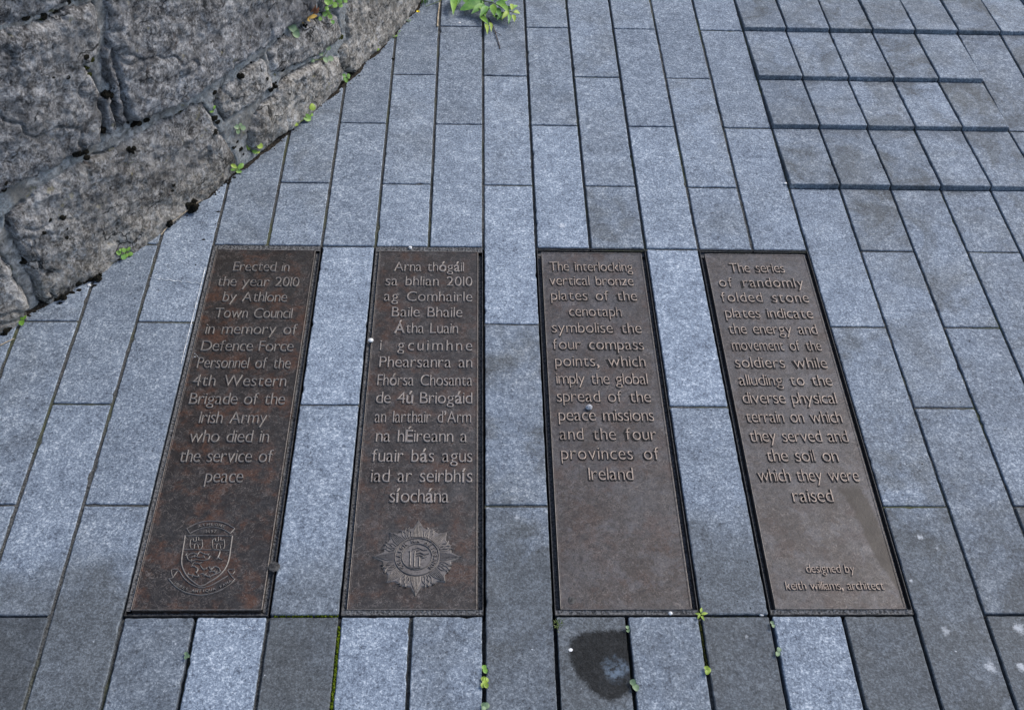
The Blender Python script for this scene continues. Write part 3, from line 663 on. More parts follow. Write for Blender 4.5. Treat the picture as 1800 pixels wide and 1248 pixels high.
        for i in range(8):
            R_ = .076 if i % 2 == 0 else .070
            for da, rr_ in ((-10.5, .060), (-7, .064), (-3.5, .069), (0, 1), (3.5, .069), (7, .064), (10.5, .060)):
                R2 = R_ if da == 0 else min(rr_, R_-.004)
                stroke(rb, [pol(.040, 45*i+da), pol((.040+R2)/2, 45*i+da*.78), pol(R2, 45*i+da*(.40 if abs(da) > 0 else 0))], [.0026, .0024, .0012], .0017, ZP+.0011)
            for da in (14.5, 19, 22.5, 26, 30.5):
                L = []
                for s_ in range(9):
                    f = s_/8; L.append(pol(.041+.0215*f, 45*i+da+2.0*math.sin(f*7.5+da)*(.3+f)))
                stroke(rb, L, [.0024]*8+[.0014], .0017, ZP+.0011)
        rb.build('sun_rays', EMB[1], star)
        gb2 = MB()
        for r_ in (.0375, .0258): stroke(gb2, [pol(r_, a) for a in range(0, 360, 6)], .0022, .0026, ZP+.0010, True)
        gb2.build('ring', EMB[1], star)
        lb = MB(); arc_text(lb, '\u00d3GLAIGH NA H\u00c9IREANN', (cx_, cy_), .0317, 228, -48, .0088, ZP+.0022, False, .0009, .0003)
        # two tall F-shaped flames inside the ring
        def st(L, w=.0024): stroke(lb, [(cx_+a, cy_+b) for a, b in L], w, .0024, ZP+.0010)
        st([(-.0135, .012), (-.0115, .009), (-.011, -.018)], .0034); st([(-.004, -.020), (-.004, .006), (-.003, .0115), (.004, .014)], .0034); st([(.0045, -.020), (.0045, -.001), (.012, -.002), (.016, .0005)], .0034)
        st([(-.008, .014), (.0, .018), (.010, .013), (.017, .013)]); st([(-.003, .006), (.006, .008), (.012, .004), (.020, .006)]); st([(-.003, .000), (.004, .003), (.010, .001)]); st([(-.014, -.020), (-.006, -.023), (.004, -.022), (.010, -.024)])
        lb.build('badge_lettering', EMB[1], star)

# ------------------------------------------------------------------ wall (a round-faced wall of big limestone blocks)
basepx = [(-60, 618), (0, 577), (60, 540), (140, 492), (205, 450), (255, 425), (310, 375), (395, 315), (430, 285), (490, 242), (545, 205), (600, 140), (640, 110), (700, 55), (735, 5)]
B = np.array([gp(*p)[:2] for p in basepx])
A_ = np.c_[2*B, np.ones(len(B))]; sol = np.linalg.lstsq(A_, (B**2).sum(1), rcond=None)[0]
WC = sol[:2]; WR = math.sqrt(sol[2]+WC@WC)
def wall_hit(px, py):
    v = ray(px, py); o = CAM[:2]-WC; a = v[:2]@v[:2]; b = 2*o@v[:2]; c = o@o-WR*WR; D = b*b-4*a*c
    if D < 0: t = -b/(2*a)
    else: t = (-b-math.sqrt(D))/(2*a)
    p = CAM+t*v; return math.atan2(p[1]-WC[1], p[0]-WC[0])*WR, p[2], p
th = np.arctan2(B[:, 1]-WC[1], B[:, 0]-WC[0])*WR
s_lo, s_hi = th.min()-.55, th.max()+.75
WH = 0.86
STONES = {
 'A': ([(-500, -160), (-60, -190), (150, -200), (160, 0), (112, 6), (68, 30), (-30, 50), (-500, 180)], .1, 1.1, .74),
 'B': ([(-500, 200), (-30, 62), (72, 40), (120, 14), (163, 10), (170, 60), (160, 95), (140, 112), (168, 150), (172, 205), (173, 247), (149, 259), (109, 279), (64, 308), (29, 324), (0, 339), (-500, 560)], .2, .9, .86),
 'C': ([(180, -230), (184, 60), (197, 130), (212, 180), (228, 214), (274, 196), (319, 172), (353, 154), (371, 142), (393, 124), (415, 108), (441, 92), (456, 86), (472, 74), (488, 63), (504, 45), (522, 41), (545, 22), (562, -10), (680, -230)], .2, 1.0, .88),
 'D': ([(177, 78), (193, 80), (199, 118), (208, 160), (216, 190), (223, 212), (208, 224), (199, 200), (192, 160), (183, 140), (177, 110)], .15, .6, .78),
 'D2': ([(174, 168), (188, 166), (196, 198), (204, 226), (190, 238), (180, 236), (177, 200)], .2, .6, .85),
 'E': ([(14, 378), (75, 327), (109, 303), (160, 279), (208, 255), (239, 240), (249, 233), (273, 219), (305, 209), (335, 190), (353, 184), (368, 200), (385, 235), (408, 270), (414, 296), (400, 318), (330, 372), (255, 434), (205, 466), (150, 500), (82, 545), (66, 520), (50, 478), (30, 430), (12, 400)], .55, .55, .90),
 'F': ([(-500, 700), (-500, 600), (-60, 420), (-8, 440), (14, 470), (32, 505), (46, 530), (46, 560), (0, 590)], .4, .5, .95),
 'F2': ([(-500, 590), (-500, 580), (-100, 372), (-12, 352), (2, 385), (-10, 425), (-70, 408)], .3, .6, .9),
 'G': ([(440, 262), (436, 232), (446, 205), (462, 182), (480, 168), (494, 141), (533, 119), (566, 104), (594, 100), (599, 127), (600, 142), (592, 156), (562, 190), (502, 232), (452, 272)], .8, .35, 1.02),
 'H': ([(378, 178), (384, 160), (413, 138), (445, 112), (462, 102), (470, 132), (478, 150), (462, 163), (427, 192), (394, 212)], .55, .5, 1.0),
 'I': ([(472, 92), (486, 78), (502, 62), (522, 56), (545, 36), (592, 24), (600, 62), (586, 78), (566, 90), (537, 106), (510, 117), (493, 124), (476, 126)], .7, .4, 1.0),
 'K': ([(560, -12), (585, -30), (604, -110), (640, -230), (690, -240), (620, -40), (604, -4), (594, 16), (560, 24)], .6, .4, .95),
 'J': ([(613, 4), (640, -60), (700, -230), (1100, -420), (1100, -60), (760, -30), (735, 8), (700, 58), (640, 114), (618, 132), (602, 124), (598, 104), (596, 90), (610, 70), (609, 26)], .85, .35, 1.02)}
NS, NZ = int((s_hi-s_lo)/.0030), int((WH+.02)/.0034)
ss_, zz_ = np.meshgrid(np.linspace(s_lo, s_hi, NS), np.linspace(-.02, WH, NZ)); sf, zf = ss_.ravel(), zz_.ravel()
wob = 0.006; sw = sf+wob*fbm(sf*38, zf*38, 0, 3, 21)+.0025*fbm(sf*140, zf*140, 0, 2, 23); zw = zf+wob*fbm(sf*38, zf*38, 5, 3, 22)+.0025*fbm(sf*140, zf*140, 3, 2, 24)
PQ = np.stack([sw, zw], 1)
big = fbm(sf*5, zf*5, 0, 4, 31); med = fbm(sf*22, zf*22, 0, 4, 33); fin = fbm(sf*95, zf*95, 0, 3, 37)
H = 0.000+.0030*med+.0018*fin+.0005; SID = np.zeros(len(sf), int); DST = np.full(len(sf), 1.0)
names = list(STONES)
ST = np.zeros((len(sf), 4), np.float32); ST[:] = (.2, .5, .9, 1)
for i, nme in enumerate(names):
    poly, wm, blk, tn = STONES[nme]
    Q = np.array([wall_hit(*p)[:2] for p in poly])
    lo, hi = Q.min(0)-.03, Q.max(0)+.03; mk = (PQ[:, 0] > lo[0]) & (PQ[:, 0] < hi[0]) & (PQ[:, 1] > lo[1]) & (PQ[:, 1] < hi[1]); idx = np.where(mk)[0]
    if len(idx) == 0: continue
    dd = sdist(PQ[idx], Q); DST[idx] = np.minimum(DST[idx], np.abs(dd)); ins = dd > 0; ii = idx[ins]; di = dd[ins]
    rr_ = .010 if nme not in ('D', 'D2') else .004
    tilt = .009*np.sin(i*2.3)*(sf[ii]-sf[ii].mean())/.25 + .010*np.cos(i*1.7)*(zf[ii]-zf[ii].mean())/.15
    rid = -np.abs(fbm(sf[ii]*9+i, zf[ii]*14, i, 4, 41))*.010
    crack = -0.007*np.clip(1-np.abs(fbm(sf[ii]*6+i*3, zf[ii]*9, i*2, 3, 43))/.035, 0, 1)*(vnoise(sf[ii]*8, zf[ii]*8, i, 3) > .1)
    ter = np.floor((fbm(sf[ii]*7, zf[ii]*10, i, 3, 47)+1)*5)/5*.006
    H[ii] = .001+.009*(1-np.exp(-di/(rr_*.7)))+.5*tilt+rid+crack+ter+.0045*med[ii]+.0028*fin[ii]-.001
    SID[ii] = i+1
    # bluish-grey upper courses, beige towards the splash zone
    w2 = np.clip(wm+.35*fbm(sf[ii]*4, zf[ii]*4, i, 3, 51)+.75*np.clip(1-zf[ii]/.09, 0, 1), 0, 1)
    ST[ii, 0] = w2; ST[ii, 1] = blk; ST[ii, 2] = tn
gate = np.clip(.5+2.2*fbm(sf*16, zf*16, 9, 3, 61), 0, 1)
H = H-.015*gate*np.exp(-(DST/.0036)**2)
ang = sf/WR; R_ = WR+H
WV = np.stack([WC[0]+R_*np.cos(ang), WC[1]+R_*np.sin(ang), zf], 1)
SG = SID.reshape(NZ, NS)
ii, jj = np.meshgrid(np.arange(NZ-1), np.arange(NS-1), indexing='ij'); a = ii*NS+jj
QD = np.stack([a, a+1, a+NS+1, a+NS], -1).reshape(-1, 4); fid = np.maximum.reduce([SG[:-1, :-1], SG[1:, :-1], SG[:-1, 1:], SG[1:, 1:]]).ravel()
wbase = (WC[0]+WR*math.cos(.5*(s_lo+s_hi)/WR), WC[1]+WR*math.sin(.5*(s_lo+s_hi)/WR), 0)
wall = thing('stone_wall', 'old curved wall of big lichened limestone blocks with grey mortar joints', 'wall', wbase)
def submesh(name, faces, mat, parent):
    u, inv = np.unique(faces.ravel(), return_inverse=True); F = inv.reshape(-1, 4)
    me = bpy.data.meshes.new(name); me.vertices.add(len(u)); me.vertices.foreach_set('co', WV[u].astype(np.float32).ravel())
    me.loops.add(F.size); me.loops.foreach_set('vertex_index', F.astype(np.int32).ravel())
    me.polygons.add(len(F)); me.polygons.foreach_set('loop_start', np.arange(0, F.size, 4, dtype=np.int32)); me.polygons.foreach_set('loop_total', np.full(len(F), 4, np.int32))
    me.update(calc_edges=True); me.validate(); me.polygons.foreach_set('use_smooth', [True]*len(me.polygons))
    at = me.color_attributes.new('st', 'FLOAT_COLOR', 'POINT'); at.data.foreach_set('color', ST[u].ravel())
    return link(name, me, mat, parent)
submesh('mortar', QD[fid == 0], M_MOR, wall)
for i in range(len(names)):
    f = QD[fid == i+1]
    if len(f): submesh('stone_block', f, M_WST, wall)
# body of the wall behind the face
cb = MB(); n = 80; t = np.linspace(s_lo, s_hi, n)/WR; V = []
for tt in t:
    for r_, z in ((WR-.012, -.03), (WR-.012, WH-.01), (WR-.30, WH-.01), (WR-.30, -.03)): V.append((WC[0]+r_*math.cos(tt), WC[1]+r_*math.sin(tt), z))
F = [(4*i+k_, 4*i+4+k_, 4*i+4+(k_+1) % 4, 4*i+(k_+1) % 4) for i in range(n-1) for k_ in range(4)]+[(0, 1, 2, 3), tuple(4*(n-1)+k_ for k_ in (3, 2, 1, 0))]
cb.add(V, F); cb.build('wall_core', M_MOR, wall)

def wall_pt(px, py):
    s, z, p = wall_hit(px, py); a = s/WR
    if z < 0.0: return gp(px, py), Vector((0, 0, 1))
    i = int(np.clip(round((s-s_lo)/(s_hi-s_lo)*(NS-1)), 0, NS-1)); j = int(np.clip(round((z+.02)/(WH+.02)*(NZ-1)), 0, NZ-1))
    return WV[j*NS+i].copy(), Vector((math.cos(a), math.sin(a), 0.15)).normalized()

# ------------------------------------------------------------------ moss, plants and small things
def blob(mb, c, nrm, rx, ry, h, seed, n=14):
    nrm = Vector(nrm).normalized(); t1 = nrm.cross(Vector((0.2, 0.1, 1))).normalized() if abs(nrm.z) < .95 else Vector((1, 0, 0)); t2 = nrm.cross(t1)
    V = []; F = []; m = 6
    for r_ in range(m):
        f = r_/(m-1); el = f*math.pi/2
        for k_ in range(n):
            a = 2*math.pi*k_/n; w_ = 1+.32*float(fbm(math.cos(a)*1.3+seed*3.1, math.sin(a)*1.3, f*2, 3, seed))+.12*random.uniform(-1, 1)
            p = Vector(c)+t1*(rx*math.cos(a)*math.cos(el)*w_)+t2*(ry*math.sin(a)*math.cos(el)*w_)+nrm*(h*math.sin(el)*w_*random.uniform(.75, 1.2)-.002)
            V.append(p)
    for r_ in range(m-1):
        for k_ in range(n): F.append((r_*n+k_, r_*n+(k_+1) % n, (r_+1)*n+(k_+1) % n, (r_+1)*n+k_))
    F.append(tuple((m-1)*n+k_ for k_ in range(n))); mb.add(V, F)
PX = W/100.0                                 # rough size of one photo pixel on the wall, metres
MK = 1.25
MOSS = [  # x, y, radius px, label
 (167, 484, 13, 'round black moss cushion at the wall foot, above the white chip in the joint'),
 (94, 522, 15, 'long black moss cushion at the wall foot under the lowest left block'),
 (204, 456, 9, 'black moss cushion right under the round leaved clover at the wall foot'),
 (327, 361, 13, 'glossy black moss cushion behind the upper half of the curved dry straw'),
 (289, 386, 8, 'brownish black moss cushion beside the lower end of the curved dry straw'),
 (261, 201, 8, 'single black moss cushion on the upper edge of the long mortar joint'),
 (240, 214, 8, 'twin lobed black moss cushion on the long mortar joint, below the largest block'),
 (418, 134, 8, 'oval black moss cushion on the light grey mortar right of the largest block'),
 (447, 109, 6, 'small dark moss cushion at the tip of the small upper block'),
 (480, 151, 9, 'brown black moss cushion in the joint between the two small upper blocks'),
 (225, 262, 8, 'black moss cushion on the upper edge of the big lower block'),
 (135, 266, 11, 'long flat black moss cushion above the mortar under the left block'),
 (184, 165, 10, 'black moss cushion high in the upright mortar joint'),
 (181, 226, 10, 'tall black moss cushion low in the upright mortar joint'),
 (39, 457, 7, 'black moss cushion beside the steep mortar joint at the far left'),
 (595, 143, 6, 'small black moss cushion at the wall foot left of a green rosette'),
 (697, 51, 8, 'black moss cushion at the wall foot near the fallen yellow petal'),
 (6, 574, 10, 'black moss cushion at the wall foot at the left picture edge'),
 (535, 47, 5, 'small black moss cushion below the withered red leaf')]
for i, (x, y, r, lab) in enumerate(MOSS):
    r *= MK
    p, nn = wall_pt(x, y); mb = MB(); el = 1.5 if 'long' in lab else 1.0
    for k_ in range(9):
        off = Vector((random.uniform(-1, 1), random.uniform(-1, 1), random.uniform(-.6, .6)))*r*PX*.75*el
        sz_ = random.uniform(.22, .48) if k_ else .6
        blob(mb, Vector(p)+off*(1 if k_ else 0), nn, r*PX*sz_*el, r*PX*sz_, r*PX*.5*random.uniform(.7, 1.1), i*11+k_, 11)
    tag(mb.build('moss_cushion', M_MOSS, None, tuple(float(v) for v in p)), lab, 'moss', 'black moss cushions on the wall')
spots = [(126, 69, 3), (78, 69, 2.5), (170, 172, 6), (190, 178, 6), (176, 196, 6), (200, 208, 5), (118, 276, 7), (463, 138, 4), (455, 152, 3), (377, 163, 6), (377, 206, 7), (382, 214, 6), (372, 231, 7), (417, 250, 6), (424, 262, 6), (428, 270, 5), (412, 258, 5),
         (296, 322, 5), (294, 330, 5), (189, 328, 4), (152, 314, 3.5), (82, 382, 5), (105, 377, 6), (87, 390, 4), (70, 403, 5), (110, 413, 6), (108, 398, 4), (104, 420, 4), (19, 487, 4), (3, 316, 5), (3, 330, 5), (75, 327, 3.5), (113, 515, 9), (126, 514, 6), (138, 510, 5), (167, 502, 5), (142, 489, 6), (130, 493, 6),
         (316, 377, 7), (391, 318, 6), (404, 321, 5), (412, 312, 5), (690, 103, 4), (701, 47, 5), (45, 30, 7), (38, 34, 5), (77, 29, 6), (100, 20, 5), (120, 6, 5), (85, 132, 4), (110, 130, 4), (130, 128, 3), (140, 96, 5), (125, 96, 3), (497, 122, 6), (508, 118, 5), (520, 113, 4), (553, 98, 5), (490, 65, 5), (480, 72, 4), (498, 60, 4), (616, 20, 3), (614, 32, 3), (596, 92, 4), (598, 118, 4), (330, 190, 3), (320, 195, 4), (308, 199, 3), (383, 372, 3.5), (358, 421, 3.5), (245, 436, 4), (230, 440, 5), (238, 437, 3), (205, 470, 3), (640, 109, 3), (575, 180, 4), (590, 168, 4), (560, 190, 3), (520, 222, 4), (500, 240, 4), (480, 252, 4), (470, 258, 5), (440, 282, 4), (60, 548, 4), (40, 558, 4), (20, 568, 6), (75, 538, 5)]
mb = MB()
for i, (x, y, r) in enumerate(spots):
    p, nn = wall_pt(x, y); r *= 1.15; blob(mb, p, nn, r*PX, r*PX*.8, r*PX*.4, 100+i, 9)
tag(mb.build('moss', M_MOSS), 'scattered small black moss specks along the wall joints and foot', 'moss', None, 'stuff')
mb = MB()
for i, (x, y, r) in enumerate([(602, 64, 8), (597, 70, 5), (612, 8, 8), (158, 104, 8), (166, 98, 6), (152, 118, 6), (150, 130, 5), (76, 30, 6), (315, 195, 4), (548, 111, 4)]):
    p, nn = wall_pt(x, y); blob(mb, p, nn, r*PX, r*PX*.8, r*PX*.35, 300+i, 10)
tag(mb.build('green_moss', M_OMOSS), 'dark olive moss filling the upper joints of the wall', 'moss', None, 'stuff')
# soil and crumbs along the foot of the wall
mb = MB(); r3 = random.Random(3)
NSEG = 400; V = []
for i in range(NSEG+1):
    s = th.min()-.15+(th.max()-th.min()+.3)*i/NSEG; a = s/WR; wd = .005+.014*max(0, float(fbm(s*22, 0, 0, 4, 77))+.25); hh = .0008+.0012*abs(float(fbm(s*60, 4, 0, 3, 78)))
    for r_, z in ((WR-.012, hh+.003), (WR+wd*.4, hh), (WR+wd, -.0005)): V.append((WC[0]+r_*math.cos(a), WC[1]+r_*math.sin(a), z))
mb.add(V, [(3*i+k_, 3*i+k_+1, 3*i+4+k_, 3*i+3+k_) for i in range(NSEG) for k_ in (0, 1)])
for i in range(900):
    s = r3.uniform(th.min()-.1, th.max()+.1); a = s/WR; r_ = WR+abs(r3.gauss(.002, .007)); sz = r3.uniform(.0010, .0032)
    c = (WC[0]+r_*math.cos(a), WC[1]+r_*math.sin(a), .0002)
    ph = r3.uniform(0, 6); V = [(c[0]+sz*math.cos(ph+k_*1.256)*r3.uniform(.7, 1.3), c[1]+sz*math.sin(ph+k_*1.256)*r3.uniform(.7, 1.3), -.001) for k_ in range(5)]+[(c[0], c[1], sz*r3.uniform(.5, 1.2))]
    mb.add(V, [(k_, (k_+1) % 5, 5) for k_ in range(5)])
tag(mb.build('soil', M_SOIL), 'dark soil crumbs lying along the foot of the wall', 'soil', None, 'stuff')

def leaf(mb, base, tip, wid, nrm, curl=.15, kind='oval'):
    base, tip, nrm = Vector(base), Vector(tip), Vector(nrm).normalized(); ax = tip-base; L = ax.length; ax.normalize(); sd_ = ax.cross(nrm).normalized(); nn = sd_.cross(ax).normalized()
    V = []; n = 8
    for i in range(n+1):
        f = i/n
        w_ = {'oval': math.sin(math.pi*min(1, f*.96+.04))**.75, 'round': math.sin(math.pi*min(1, .10+f*.9))**.5, 'lance': math.sin(math.pi*(f**.75))**1.1}[kind]*wid*.5
        up = curl*L*math.sin(f*math.pi)*.6
        c = base+ax*(L*f)+nn*up
        V += [c-sd_*w_+nn*w_*.35, c-nn*w_*.05, c+sd_*w_+nn*w_*.35]
    F = []
    for i in range(n):
        a = 3*i; F += [(a, a+1, a+4, a+3), (a+1, a+2, a+5, a+4)]
    mb.add(V, F)
def tube(mb, pts, r0, r1=None, n=6):
    P = [Vector(p) for p in pts]; r1 = r0 if r1 is None else r1; V = []; F = []
    for i, p in enumerate(P):
        t = (P[min(i+1, len(P)-1)]-P[max(i-1, 0)]).normalized(); s1 = t.cross(Vector((0.13, 0.21, 1))).normalized(); s2 = t.cross(s1); r_ = r0+(r1-r0)*i/max(1, len(P)-1)
        for k_ in range(n):
            a = 2*math.pi*k_/n; V.append(p+s1*(r_*math.cos(a))+s2*(r_*math.sin(a)))
    for i in range(len(P)-1):
        for k_ in range(n): F.append((i*n+k_, i*n+(k_+1) % n, (i+1)*n+(k_+1) % n, (i+1)*n+k_))
    F += [tuple(range(n-1, -1, -1)), tuple((len(P)-1)*n+k_ for k_ in range(n))]; mb.add(V, F)
MIX = {'clover_green': [M_LEAF, M_LEAF, M_LEAFD], 'yellow_green_leaf': [M_LEAFY, M_LEAF]}
def sprig(name, label, root, leaves, mat, kind='round', lift=.006, cat='plant', group='small plants along the wall and joints'):
    p0, nn = wall_pt(*root); o = thing(name, label, cat, p0, group); sb = MB(); view = Vector(CAM)-Vector(p0); view.normalize()
    face = (nn*.6+view*.6+Vector((0, 0, .5))).normalized()
    for (x, y, r) in leaves:
        c, n2 = wall_pt(x, y); c = Vector(c)+(nn*.6+Vector((0, 0, .5)))*lift*random.uniform(.7, 1.3)
        rad = Vector(c)-(Vector(p0)+face*lift*.5); rad -= face*rad.dot(face)
        if rad.length < 1e-4: rad = Vector((1, 0, 0))
        rad.normalize(); L = (1.7 if name == 'clover_plant' else 2.1)*r*PX
        tl = (face+Vector((random.uniform(-.35, .35), random.uniform(-.35, .35), random.uniform(-.1, .3)))).normalized()
        lb_ = MB(); leaf(lb_, c-rad*L*.5, c+rad*L*.5, L*(.95 if kind == 'round' else .55), tl, random.uniform(-.05, .2), kind); lb_.build('leaf', random.choice(MIX.get(mat.name, [mat])), o, smooth=True)
        tube(sb, [Vector(p0), (Vector(p0)+c)*.5+face*.002, c-rad*L*.45], .0007)
    sb.build('stem', M_STEM, o); return o
sprig('clover_plant', 'bright round leaved clover at the wall foot above a black moss cushion, lowest left block', (208, 448), [(201, 441, 5), (209, 436, 5), (216, 433, 5), (218, 441, 5), (207, 447, 6), (213, 453, 4), (220, 450, 5), (203, 436, 3.5)], M_LEAF)
sprig('seedling', 'small clover seedling beside a whitish pebble at the left end of the wall foot', (40, 566), [(35, 557, 5), (43, 563, 5), (40, 571, 5)], M_LEAF)
sprig('seedling', 'bright four leaved seedling at the corner of the big lower block, over a paving joint', (411, 299), [(404, 291, 7), (420, 294, 8), (417, 303, 7), (404, 299, 5)], M_LEAFY, 'oval')
sprig('seedling', 'yellow green three leaved seedling right of the gap between the two lower blocks', (446, 266), [(449, 256, 6), (440, 264, 5), (447, 269, 5), (453, 269, 5)], M_LEAFY, 'round')
sprig('seedling', 'dull grey green seedling on the mortar between the two lower blocks', (418, 228), [(413, 225, 5), (426, 226, 5), (416, 234, 4), (421, 221, 3)], M_LEAFG)
sprig('seedling', 'tiny green sprig at the top of the gap left of the small upper block', (373, 196), [(376, 190, 4), (372, 196, 4)], M_LEAF, 'oval', .003)
sprig('seedling', 'large light green seedling with oval leaves at the foot of the pale beige block', (530, 205), [(541, 187, 7), (530, 207, 8), (544, 203, 6), (512, 217, 4), (518, 219, 3)], M_LEAFY, 'round')
sprig('seedling', 'pale clover with broad leaves on the upper ledge under the largest block', (515, 58), [(511, 50, 9), (521, 57, 8), (515, 62, 7)], M_LEAFG, 'round')
sprig('clover_plant', 'dense bright clover clump in the top joint of the wall beside a withered red leaf', (572, 16), [(560, 24, 7), (567, 30, 6), (574, 33, 6), (560, 35, 5), (570, 20, 6), (577, 27, 6), (565, 7, 7), (572, 3, 7), (580, 9, 7), (588, 4, 7), (592, 12, 6), (575, -6, 7), (590, -8, 8), (583, 17, 5), (575, 41, 5), (566, 16, 5), (597, 2, 5)], M_LEAF, 'round', .010)
sprig('seedling', 'grey green three leaved seedling in the joint above the pale beige block', (568, 104), [(563, 97, 5), (566, 107, 6), (578, 104, 6), (573, 86, 5), (548, 109, 4)], M_LEAFG)
sprig('seedling', 'small leafy rosette at the wall foot where the last two blocks meet', (606, 138), [(602, 134, 4), (609, 134, 4), (602, 141, 4), (607, 144, 4), (610, 139, 3)], M_LEAF)
sprig('seedling', 'pair of tiny round yellow green leaves at the foot of the last block', (662, 92), [(658, 89, 3.5), (665, 91, 3.5)], M_LEAFY)
sprig('seedling', 'small upright sprig at the wall foot just below a black moss cushion near the top', (693, 68), [(692, 62, 4), (697, 67, 3.5), (689, 67, 3), (703, 60, 3)], M_LEAF, 'oval')
sprig('seedling', 'faint sprig at the wall foot just left of the fallen yellow petal', (718, 40), [(716, 38, 3), (721, 38, 3)], M_LEAFG, 'oval', .003)
def gsprig(label, root, leaves, mat, kind='round', name='seedling', z=.004):
    p0 = gp(*root); o = thing(name, label, 'plant', (p0[0], p0[1], -.004), 'small plants along the wall and joints'); sb = MB()
    for (x, y, r) in leaves:
        c = Vector(gp(x, y)); c.z = z*random.uniform(.6, 1.4); v = Vector((c.x-p0[0], c.y-p0[1], 0.0))
        if v.length < 1e-4: v = Vector((random.uniform(-1, 1), random.uniform(-1, 1), 0))
        v.normalize(); L = 2.2*r*W/126; lb_ = MB(); leaf(lb_, c-v*L*.5, c+v*L*.5, L*(.95 if kind == 'round' else .4), (random.uniform(-.3, .3), -.35+random.uniform(-.2, .2), 1), .15, kind); lb_.build('leaf', mat, o, smooth=True)
        tube(sb, [(p0[0], p0[1], -.004), (p0[0]*.5+c.x*.5, p0[1]*.5+c.y*.5, z*.5), tuple(c-v*L*.4)], .0006)
    sb.build('stem', M_STEM, o)
gsprig('tiny pale sprig in the open joint below the shield plaque', (329, 1154), [(328, 1150, 3), (331, 1155, 3.5), (328, 1158, 3)], M_LEAFG)
gsprig('yellow green sprig in the joint right of the star plaque, middle of the three there', (852, 1199), [(850, 1194, 4), (854, 1196, 4.5), (852, 1202, 4), (849, 1207, 4), (855, 1208, 4)], M_LEAFY)
gsprig('small green sprig in the joint right of the star plaque, uppermost of the three there', (852, 1180), [(851, 1175, 4), (853, 1182, 4)], M_LEAF)
gsprig('grey green sprig at the lower picture edge in the joint right of the star plaque', (853, 1243), [(850, 1240, 4), (855, 1242, 5), (850, 1248, 4)], M_LEAFG)
gsprig('star shaped yellow green rosette at the lower right corner of the third plaque', (1231, 1081), [(1226, 1080, 5), (1232, 1074, 5), (1238, 1080, 6), (1235, 1088, 5), (1228, 1086, 5)], M_LEAFY, 'lance')
gsprig('tuft of yellow green leaflets at the lower end of the mossy joint', (1243, 1180), [(1241, 1176, 4), (1245, 1179, 4), (1242, 1184, 4)], M_LEAFY)
gsprig('two pale oval leaves in the joint beside the wet patch', (1115, 1207), [(1112, 1201, 5), (1117, 1211, 5.5)], M_LEAFG, 'round')
gsprig('two round pale leaves in the black joint under the fourth plaque', (1367, 1147), [(1368, 1143, 4), (1366, 1151, 4)], M_LEAFG)
gsprig('tiny sprig at the lower left corner of the fourth plaque', (1357, 1098), [(1356, 1096, 3), (1358, 1103, 3)], M_LEAFG)
gsprig('tiny sprig at the upper end of the joint above the wet patch', (1103, 1107), [(1102, 1105, 3), (1104, 1110, 3)], M_LEAFG)
# grass tufts
def tuft(label, px, n, h, mat, spread, lean=(0, 0)):
    p = gp(*px); o = thing('grass_tuft', label, 'grass', (p[0], p[1], -.004)); mb = MB(); r4 = random.Random(int(px[0]))
    for i in range(n):
        a = r4.uniform(0, 6.28); b = Vector((p[0]+r4.gauss(0, spread*.3), p[1]+r4.gauss(0, spread*.6), -.004)); l = h*r4.uniform(.6, 1.2)
        tp = b+Vector((math.cos(a)*spread+lean[0], math.sin(a)*spread+lean[1], l)); md = (b+tp)/2+Vector((0, 0, l*.25)); s = Vector((math.sin(a), -math.cos(a), 0))*.0008
        mb.add([b-s, b+s, md-s*.8, md+s*.8, tp], [(0, 1, 3, 2), (2, 3, 4)])
    mb.build('blades', mat, o)
tuft('little dry grass tuft in the joint at the lower left corner of the third plaque', (981, 1098), 26, .012, M_STEM, .008)
tuft('bright grass tuft at the wall foot at the top picture edge', (748, 4), 34, .035, M_LEAFD, .014, (.004, -.006))
# mossy joints
def moss_run(label, pts, wd, mat, top=.0005):
    mb = MB(); r5 = random.Random(len(label)); P = [gp(*p) for p in pts]
    for (a, b) in zip(P[:-1], P[1:]):
        n = int(np.linalg.norm(b-a)/.0022)
        for i in range(n):
            if r5.random() < .12: continue
            c = a+(b-a)*(i+r5.random())/n; blob(mb, (c[0]+r5.uniform(-1, 1)*wd*.35, c[1]+r5.uniform(-1, 1)*wd*.35, -.004), (0, 0, 1), wd*r5.uniform(.4, .7), wd*r5.uniform(.4, .7), .004+top+r5.uniform(-.001, .0012), i, 7)
    tag(mb.build('joint_moss', mat), label, 'moss', 'moss in the paving joints', 'stuff')
moss_run('bright green moss filling the joint below the left corner of the star plaque', [(596, 1098), (590, 1165), (581, 1260)], .0052, M_GMOSS)
moss_run('short strip of green moss between the shield plaque and the star plaque', [(482, 1080), (540, 1080), (594, 1081)], .0040, M_GMOSS)
moss_run('dark olive moss in the joint below the right corner of the third plaque', [(1231, 1092), (1238, 1140), (1243, 1178)], .0045, M_OMOSS, -.001)
moss_run('patchy olive moss and grit in the seam between the third and fourth plaque', [(1244, 1083), (1300, 1083), (1340, 1082)], .0032, M_OMOSS, -.0015)
